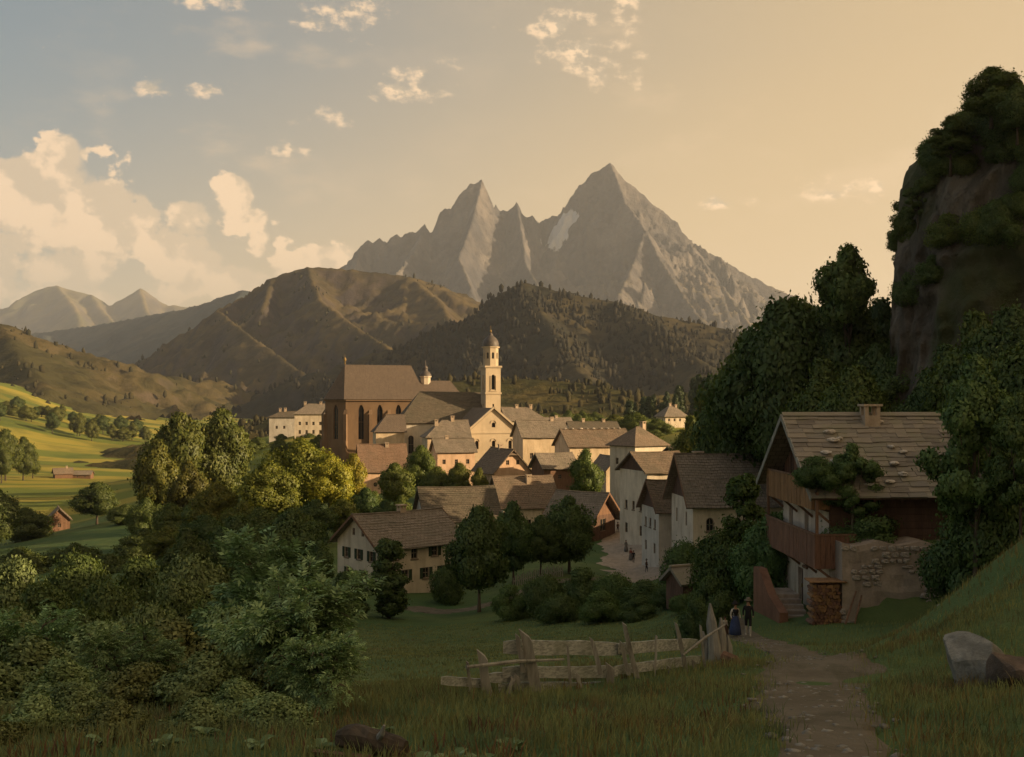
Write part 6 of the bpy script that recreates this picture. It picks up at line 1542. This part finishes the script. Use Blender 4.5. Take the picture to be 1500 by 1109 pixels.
def stump():
    c = at(1050, 985, 24.4); root = thing('weathered_stump', 'splintered grey tree stump at the right end of the fence', 'stump', c)
    for i, (x0, y0, x1, y1, w) in enumerate([(1050, 1000, 1040, 884, 0.30), (1062, 998, 1056, 905, 0.26), (1040, 1000, 1030, 925, 0.24), (1072, 998, 1066, 930, 0.20), (1082, 1004, 1052, 955, 0.20), (1030, 1004, 1036, 950, 0.2)]):
        A = at(x0, y0, 24.3 + 0.08 * i) - c; B = at(x1, y1, 24.4 + 0.05 * i) - c; m = MB()
        m.tube([A, A.lerp(B, 0.4) + Vector((rnd.uniform(-0.05, 0.05), 0, 0)), A.lerp(B, 0.75), B], [w * 0.62, w * 0.5, w * 0.36, w * 0.08], 8, wob=0.18); m.build('splinter', WD_GREY, root)
    for x0, y0, x1, y1 in ((1060, 960, 1092, 978), (1050, 985, 1014, 1012), (1066, 985, 1100, 1010)):
        m = MB(); A = at(x0, y0, 24.1) - c; B = at(x1, y1, 23.7) - c; m.tube([A, A.lerp(B, 0.5) + Vector((0, 0, 0.04)), B], [0.13, 0.11, 0.05], 7, wob=0.2); m.build('root', WD_BROWN, root)
stump()
def log():
    c = at(545, 1098, 10.4); c.z = gz(c.x, c.y) + 0.02; root = thing('fallen_log', 'broken hollow log lying in the grass at the bottom edge', 'log', c, R(-22))
    m = MB(); n = 14; prof = []
    for k in range(9):
        t = k / 8; prof.append(((t - 0.5) * 0.72, 0, 0.12 + 0.02 * math.sin(t * 5)))
    m.tube(prof, [0.085, 0.11, 0.12, 0.118, 0.122, 0.115, 0.11, 0.10, 0.07], n, wob=0.12); m.build('trunk', BARK, root)
    k = MB(); k.tube([(0.1, -0.05, 0.18), (0.2, -0.16, 0.27), (0.24, -0.2, 0.36)], [0.035, 0.028, 0.012], 7, wob=0.15); k.build('branch_stub', WD_GREY, root)
    k = MB(); k.box(-0.52, 0.1, -0.30, -0.20, 0.02, 0.06, jit=0.02); k.build('bark_slab', WD_BROWN, root)
log()
def boulder(label, px, py, Y, sx, sy, sz, seed, mat, cuts=9):
    bm = bmesh.new(); bmesh.ops.create_icosphere(bm, subdivisions=4, radius=1.0); r = random.Random(seed)
    for v in bm.verts: v.co *= 1.18
    for i in range(cuts):
        nrm = Vector((r.gauss(0, 1), r.gauss(0, 1), r.gauss(0.2, 0.8))).normalized(); d = r.uniform(0.5, 0.8)
        for v in bm.verts:
            e = v.co.dot(nrm) - d
            if e > 0: v.co -= nrm * e
    co = np.array([v.co for v in bm.verts]); nz = fbm(co[:, 0] * 2.2 + seed, co[:, 1] * 2.2 + co[:, 2] * 2.9, 4, seed % 9)
    for v, q in zip(bm.verts, nz): v.co *= 1 + 0.10 * q; v.co.x *= sx; v.co.y *= sy; v.co.z *= sz
    me = bpy.data.meshes.new('boulder'); bm.to_mesh(me); bm.free()
    o = link('boulder', me, mat, label=label, cat='boulder'); p = at(px, py, Y); o.location = (p.x, p.y, p.z); o.rotation_euler = (0.25, -0.3, r.uniform(-0.4, 0.4)); return o
def m_rock(name, c, d):
    t = NT(name); v = t.coord('pos'); a = t.noise(v, 2.0, 6, 0.65, 0.5); b = t.noise(v, 12, 5, 0.7)
    col = t.mix(t.rng(a, 0.4, 0.64), c, d); col = t.mix(t.rng(b, 0.5, 0.72, 0, 0.5), col, tuple(x * 0.6 for x in d)); return t.done(col, 0.92, t.bump(t.math('ADD', a, b), 0.7, 0.05), 0.15)
RK_GREY = m_rock('grey_boulder', (0.27, 0.265, 0.24), (0.15, 0.148, 0.132)); RK_BROWN = m_rock('brown_boulder', (0.155, 0.115, 0.092), (0.09, 0.072, 0.06))
boulder('angular pale grey boulder beside the path at the right', 1434, 972, 16.5, 0.62, 0.5, 0.62, 5, RK_GREY, 8)
boulder('brown boulder at the lower right edge behind the grey one', 1500, 1000, 15.4, 0.40, 0.45, 0.62, 8, RK_BROWN)
boulder('mossy grey rock in the bank below the retaining wall', 1408, 892, 34, 0.9, 0.7, 0.6, 21, RK_GREY, 8)

# picket fence of the orchard
def picket():
    A = at(752, 836, 121.5); B = at(824, 824, 127); root = thing('picket_fence', 'pale picket fence in front of the orchard trees', 'fence', (A.x, A.y, gz(A.x, A.y)))
    o = Vector(root.location); n = 26; PM = []
    for k in range(3):
        m = MB(); h = 1.15 + 0.12 * k; m.box(-0.06, 0.06, -0.02, 0.02, -0.2, h - 0.12); m.poly([(-0.06, -0.02, h - 0.12), (0.06, -0.02, h - 0.12), (0, -0.02, h)]); m.poly([(0.06, 0.02, h - 0.12), (-0.06, 0.02, h - 0.12), (0, 0.02, h)]); me = m.mesh('picket'); me.materials.append(WD_GREY); PM.append(me)
    for i in range(n):
        p = A.lerp(B, i / (n - 1)); z = gz(p.x, p.y); q = link('picket', PM[i % 3], None, root); q.location = (p.x - o.x, p.y - o.y, z - o.z); q.rotation_euler = (0, rnd.uniform(-0.05, 0.05), R(40))
    m = MB(); m.bar(Vector((0, 0.06, 0.7)), Vector((B.x - o.x, B.y - o.y + 0.06, gz(B.x, B.y) - o.z + 0.7)), 0.05, 0.1); m.build('rail', WD_GREY, root)
picket()

# ------------------------------------------------------------------ people
SKIN = m_plain('skin', (0.42, 0.24, 0.16), None, 5, 0.6); CL = {n: m_plain(n, c, None, 8, 0.9) for n, c in dict(black_cloth=(0.022, 0.02, 0.022), white_linen=(0.55, 0.5, 0.42), blue_cloth=(0.05, 0.07, 0.16), brown_cloth=(0.10, 0.06, 0.04), grey_cloth=(0.16, 0.15, 0.14), red_cloth=(0.2, 0.06, 0.045), felt_hat=(0.15, 0.13, 0.10)).items()}
def body_mesh(pose, h, mats):
    """one continuous figure grown over a posed skeleton; mats: (upper, lower, stocking)"""
    s = h / 1.75; st = pose
    J = {'pel': (0, 0, .95, .15), 'waist': (0, 0, 1.10, .13), 'chest': (0, .01, 1.30, .16), 'neck': (0, 0, 1.47, .06), 'head': (0, -.02, 1.58, .085), 'crown': (0, -.02, 1.68, .085),
         'shl': (-.18, 0, 1.40, .06), 'ell': (-.24 , .02 + st * .05, 1.14, .045), 'hal': (-.22, -.12 + st * .1, .93, .035), 'shr': (.18, 0, 1.40, .06), 'elr': (.24, .02 - st * .05, 1.14, .045), 'har': (.23, -.10 - st * .1, .93, .035),
         'hil': (-.09, 0, .90, .10), 'knl': (-.10, -.04 + st * .14, .50, .065), 'anl': (-.10, .02 + st * .22, .09, .042), 'tol': (-.11, -.12 + st * .22, .04, .036), 'hir': (.09, 0, .90, .10), 'knr': (.10, -.04 - st * .14, .50, .065), 'anr': (.10, .02 - st * .20, .09, .042), 'tor': (.11, -.12 - st * .20, .04, .036)}
    E = [('pel', 'waist'), ('waist', 'chest'), ('chest', 'neck'), ('neck', 'head'), ('head', 'crown'), ('chest', 'shl'), ('shl', 'ell'), ('ell', 'hal'), ('chest', 'shr'), ('shr', 'elr'), ('elr', 'har'), ('pel', 'hil'), ('hil', 'knl'), ('knl', 'anl'), ('anl', 'tol'), ('pel', 'hir'), ('hir', 'knr'), ('knr', 'anr'), ('anr', 'tor')]
    ks = list(J); me = bpy.data.meshes.new('body'); me.from_pydata([[c * s for c in J[k][:3]] for k in ks], [(ks.index(a), ks.index(b)) for a, b in E], [])
    o = bpy.data.objects.new('tmp', me); C.objects.link(o); md = o.modifiers.new('skin', 'SKIN')
    for i, k in enumerate(ks): me.skin_vertices[0].data[i].radius = (J[k][3] * s, J[k][3] * s); me.skin_vertices[0].data[i].use_root = (k == 'pel')
    o.modifiers.new('sub', 'SUBSURF').levels = 1
    dg = bpy.context.evaluated_depsgraph_get(); out = bpy.data.meshes.new_from_object(o.evaluated_get(dg)); bpy.data.objects.remove(o)
    out.name = 'body'; out.materials.clear()
    for m in (SKIN, *mats): out.materials.append(m)
    for p in out.polygons:
        z = p.center.z / s; p.use_smooth = True; hand = abs(p.center.x) / s > 0.16 and z < 0.99 and z > 0.85
        p.material_index = 0 if z > 1.46 or hand else (1 if z > 0.98 else (2 if z > 0.48 else 3))
    return out
def person(label, loc, rz, h, pose, upper, lower, stock, hat=None, skirt=None, apron=None, hair=CL['brown_cloth'], small=False):
    root = thing('person', label, 'person', loc, rz); s = h / 1.75
    link('body', body_mesh(pose, h, (upper, lower, stock)), None, root)
    m = MB(); m.lathe([(0.0, 1.775 * s), (0.06 * s, 1.77 * s), (0.097 * s, 1.71 * s), (0.102 * s, 1.63 * s), (0.085 * s, 1.57 * s)], 12, (0, 0.012 * s, 0)); m.build('hair', hair, root, True)
    if hat:
        m = MB(); m.lathe([(0.0, 1.86 * s), (0.07 * s, 1.86 * s), (0.10 * s, 1.83 * s), (0.108 * s, 1.74 * s), (0.20 * s, 1.725 * s), (0.20 * s, 1.71 * s), (0.09 * s, 1.705 * s)], 14, (0, -0.01 * s, 0)); m.build('hat', hat, root, True)
    if skirt:
        m = MB(); n = 20; prof = [(0.135, 1.10), (0.17, 1.0), (0.23, 0.75), (0.28, 0.45), (0.32, 0.12), (0.30, 0.11)]
        m.lathe([(a * s, b * s) for a, b in prof], n); sk = m.build('skirt', skirt, root, True)
        for v in sk.data.vertices:
            a = math.atan2(v.co.y, v.co.x); f = 1 + 0.07 * math.sin(a * 9) * max(0, (1.0 * s - v.co.z) / s); v.co.x *= f; v.co.y *= f
        if apron:
            m = MB(); P = [(-0.11, -0.155, 1.08), (0.11, -0.155, 1.08), (0.16, -0.325, 0.3), (-0.16, -0.325, 0.3)]; m.poly([Vector(p) * s for p in P]); m.poly([(Vector(p) + Vector((0, -0.012, 0))) * s for p in P[::-1]]); m.build('apron', apron, root)
    return root
def stand(px, Y): X = xx(px, Y); return (X, Y, gz(X, Y) + 0.05)
person('woman in dark bodice, white sleeves and blue skirt walking on the path', stand(1077, 52.5), R(10), 1.62, 0.4, CL['white_linen'], CL['blue_cloth'], CL['white_linen'], CL['black_cloth'], CL['blue_cloth'], None)
bod = bpy.data.objects[[o.name for o in bpy.data.objects if o.name.startswith('skirt')][-1]].parent
m = MB(); m.lathe([(0.14, 1.02), (0.138, 1.1), (0.165, 1.2), (0.165, 1.28), (0.12, 1.33)], 14); m.build('bodice', CL['black_cloth'], bod, True)
person('man in dark coat, breeches and brimmed hat beside the woman', stand(1096, 52), R(-12), 1.74, 0.6, CL['black_cloth'], CL['black_cloth'], CL['white_linen'], CL['felt_hat'])
person('small child in pale clothes left of the walking woman', stand(1062, 53), R(20), 0.98, 0.3, CL['white_linen'], CL['brown_cloth'], CL['brown_cloth'], None, CL['brown_cloth'])
for i, (px, Y, a, l) in enumerate([(911, 166, 10, 'distant person in dark clothes highest up the street'), (905, 176, 200, 'distant person in brown near the pyramid-roofed house'), (917, 158, 30, 'distant person in grey by the street wall'), (924, 151, -40, 'distant person in a red top halfway down the street'), (928, 149, 160, 'distant person in black beside the one in red'), (947, 139, 60, 'distant person at the lower end of the street')]):
    person(l, stand(px, Y), R(a), 1.68, 0.5, (CL['black_cloth'], CL['brown_cloth'], CL['grey_cloth'], CL['red_cloth'], CL['black_cloth'], CL['brown_cloth'])[i], CL['black_cloth'], CL['grey_cloth'], CL['felt_hat'] if i % 2 else None, CL['grey_cloth'] if i in (2, 3) else None)

# ------------------------------------------------------------------ grass and herbs
def on_path(X, Y):
    d = np.full(X.shape, 9.0)
    for nm in ('path',):
        me = bpy.data.objects[nm].data; co = np.empty(len(me.vertices) * 3, np.float32); me.vertices.foreach_get('co', co); co = co.reshape(-1, 9, 3)
        c = co[::3, 4, :2]; w = np.hypot(*(co[::3, 0, :2] - co[::3, 8, :2]).T) / 2
        for k in range(len(c)): d = np.minimum(d, np.hypot(X - c[k, 0], Y - c[k, 1]) / w[k])
    return d
def grass(name, label, n, ya, yb, mat, seed, lmin, lmax, width, mask=None, pxr=(-40, 1540), power=1.0):
    r = np.random.default_rng(seed); Y = ya + (yb - ya) * r.random(n) ** power; px = r.uniform(pxr[0], pxr[1], n); X = (px - 750) / F * Y
    d = on_path(X, Y); k = (d > 0.45 + 0.75 * r.random(n) ** 0.6); tuft = fbm(X * 0.9, Y * 0.9, 3, seed)
    k &= tuft + 0.25 * r.normal(size=n) > -0.12
    if mask is not None: k &= mask(X, Y, px, r)
    X, Y, tuft = X[k], Y[k], tuft[k]; n = len(X); Z = ground(X, Y) - 0.02
    ln = r.uniform(lmin, lmax, n) * (0.75 + 1.1 * np.clip(tuft + 0.2, 0, 1)); a = r.uniform(0, 2 * math.pi, n); be = r.uniform(0.15, 0.7, n)
    dx, dy = np.cos(a), np.sin(a); wx, wy = -dy * width, dx * width; b = np.stack([X, Y, Z], 1)
    def lv(t, w): 
        o = b.copy(); o[:, 0] += dx * ln * be * t * t; o[:, 1] += dy * ln * be * t * t; o[:, 2] += ln * t * (1 - 0.25 * be * t)
        return o + np.stack([wx * w, wy * w, wx * 0], 1), o - np.stack([wx * w, wy * w, wx * 0], 1)
    p0, q0 = lv(0, 1.0); p1, q1 = lv(0.55, 0.8); p2, _ = lv(1.0, 0.0)
    V = np.stack([p0, q0, q1, p1, p2], 1).reshape(-1, 3); i = np.arange(n)[:, None] * 5
    Fc = np.concatenate([i + np.array([[0, 1, 2]]), i + np.array([[0, 2, 3]]), i + np.array([[3, 2, 4]])])
    gn = np.cross(V[Fc[:, 1]] - V[Fc[:, 0]], V[Fc[:, 2]] - V[Fc[:, 0]]); fl = gn[:, 1] > 0; Fc[fl] = Fc[fl][:, ::-1]
    me = np_mesh(name, V, Fc, True); nn = np.stack([dx * 0.35, -0.45 + dy * 0.2, np.full(n, 0.85)], 1); nn /= np.linalg.norm(nn, axis=1)[:, None]
    me.normals_split_custom_set_from_vertices(np.repeat(nn, 5, 0).tolist())
    return link(name, me, mat, kind='stuff', label=label, cat='grass')
G_GREEN = m_leaf('grass_blade', (0.165, 0.20, 0.070), (0.085, 0.122, 0.048), (0.27, 0.28, 0.10), 0.3, [((0.05, 0.085, 0.04), 0.8, 0.50, 0.64), ((0.17, 0.095, 0.045), 0.55, 0.56, 0.68), ((0.28, 0.25, 0.07), 1.1, 0.55, 0.70)])
G_DRY = m_leaf('dry_grass_blade', (0.156, 0.110, 0.035), (0.075, 0.050, 0.020), (0.237, 0.181, 0.056), 0.3)
G_RED = m_leaf('russet_herb', (0.117, 0.062, 0.031), (0.062, 0.038, 0.020), (0.172, 0.094, 0.036), 0.2)
grass('grass', 'rough green grass of the foreground verge', 70000, 8.6, 24, G_GREEN, 1, 0.10, 0.26, 0.006, power=0.8)
grass('meadow_grass', 'shorter grass along the far verge and bank', 42000, 22, 56, G_GREEN, 2, 0.10, 0.24, 0.012, mask=lambda X, Y, px, r: (px > 980) | (Y < 27))
grass('dry_grass', 'dry yellow grass tufts along path and bank', 26000, 8.8, 44, G_DRY, 3, 0.10, 0.28, 0.007, mask=lambda X, Y, px, r: (fbm(X * 0.5, Y * 0.5, 2, 44) > 0.10) | ((px > 1390) & (Y > 24)) | ((px > 1180) & (fbm(X * 0.7, Y * 0.7, 2, 45) > -0.02)))
grass('russet_herbs', 'russet wilted herbs under the fence and thicket', 14000, 8.8, 26, G_RED, 4, 0.10, 0.26, 0.010, mask=lambda X, Y, px, r: (fbm(X * 0.6, Y * 0.6, 2, 47) > 0.12) & (px < 1120))
grass('lawn_grass', 'short grass of the shaded meadow behind the fence', 60000, 24, 96, G_GREEN, 6, 0.06, 0.17, 0.022, pxr=(480, 1060), power=0.6)
def gravel():
    r = np.random.default_rng(8); n = 900; me = bpy.data.objects['path'].data; co = np.empty(len(me.vertices) * 3, np.float32); me.vertices.foreach_get('co', co); co = co.reshape(-1, 9, 3)
    k = r.integers(10, 200, n); j = np.clip(r.normal(4, 2.6, n), 0, 8).astype(int); p = co[k, j].astype(float); p[:, :2] += r.normal(size=(n, 2)) * 0.12; p[:, 2] = ground(p[:, 0], p[:, 1]) + 0.03
    iv, jf = ICO_V; s = 0.012 + 0.045 * r.random(n) ** 3
    V = iv[None] * (1 + 0.25 * r.normal(size=(n, len(iv), 1))) * s[:, None, None] * np.array([1.2, 1, 0.6]) + p[:, None]
    link('gravel', np_mesh('gravel', V.reshape(-1, 3), (jf[None] + (np.arange(n) * len(iv))[:, None, None]).reshape(-1, 3)), RK_GREY, kind='stuff', label='loose stones scattered along the earth path', cat='gravel')
gravel()
def herb(label, px, Y, seed, n=11, size=0.2):
    r = random.Random(seed); X = xx(px, Y); root = thing('dock_plant', label, 'plant', (X, Y, gz(X, Y)), 0, 'dock plants in the front grass')
    for i in range(n):
        a = r.uniform(0, 6.28); l = size * r.uniform(0.7, 1.4); el = r.uniform(0.5, 1.2); m = MB(); d = Vector((math.cos(a), math.sin(a), 0)); sd = Vector((-math.sin(a), math.cos(a), 0)); rows = []
        for k in range(6):
            t = k / 5; c = d * (l * t * math.cos(el * (1 - 0.3 * t))) + Vector((0, 0, l * (math.sin(el) * t - 0.55 * t * t))); w = l * 0.24 * math.sin(min(1, 0.08 + t * 0.95) * math.pi) ** 0.8
            rows.append((c - sd * w + Vector((0, 0, w * 0.3)), c, c + sd * w + Vector((0, 0, w * 0.3))))
        for k in range(5):
            for q in range(2): m.poly([rows[k][q], rows[k][q + 1], rows[k + 1][q + 1], rows[k + 1][q]])
        m.build('leaf', LF_ELDER, root, True)
for i, (px, Y) in enumerate([(620, 9.6), (665, 9.9), (700, 9.5), (745, 10.4), (560, 12.2), (470, 10.6), (380, 10.8), (240, 10.5), (300, 11.6), (150, 10.8)]):
    herb('broad-leaved dock plant in the front grass', px, Y, i)

# ------------------------------------------------------------------ tell like things apart by their order along the picture
ORD = 'leftmost second third fourth fifth sixth seventh eighth ninth tenth eleventh twelfth thirteenth fourteenth fifteenth sixteenth seventeenth eighteenth nineteenth'.split()
for grp, phrase in {'hedge bushes above the meadow': 'dark hedge bushes between meadow and street', 'thicket of the left foreground': 'dense dark thicket bushes behind the elder', 'wild shrubs of the left foreground': 'small-leaved wild shrubs in the left foreground',
                    'grove left of the church': 'grove trees between thicket and church', 'trees on the cliff top': 'trees crowning the dark cliff', 'meadow edge trees': 'sunlit trees at the bright meadow edge', 'garden trees round the villa': 'garden trees around the pale villa',
                    'trees beyond the town': 'small trees beyond the town roofs', 'trees below the manor block': 'small trees below the manor block', 'dock plants in the front grass': 'dock plants in the front grass', 'stones on the sunlit house ridge': 'pale stones on the long sunlit house ridge'}.items():
    os_ = sorted([o for o in C.objects if o.get('group') == grp and o.parent is None], key=lambda o: o.location.x / o.location.y)
    for i, o in enumerate(os_):
        o['label'] = (ORD[i] if i == 0 else ORD[i] + ' from the left') + ' of the ' + phrase
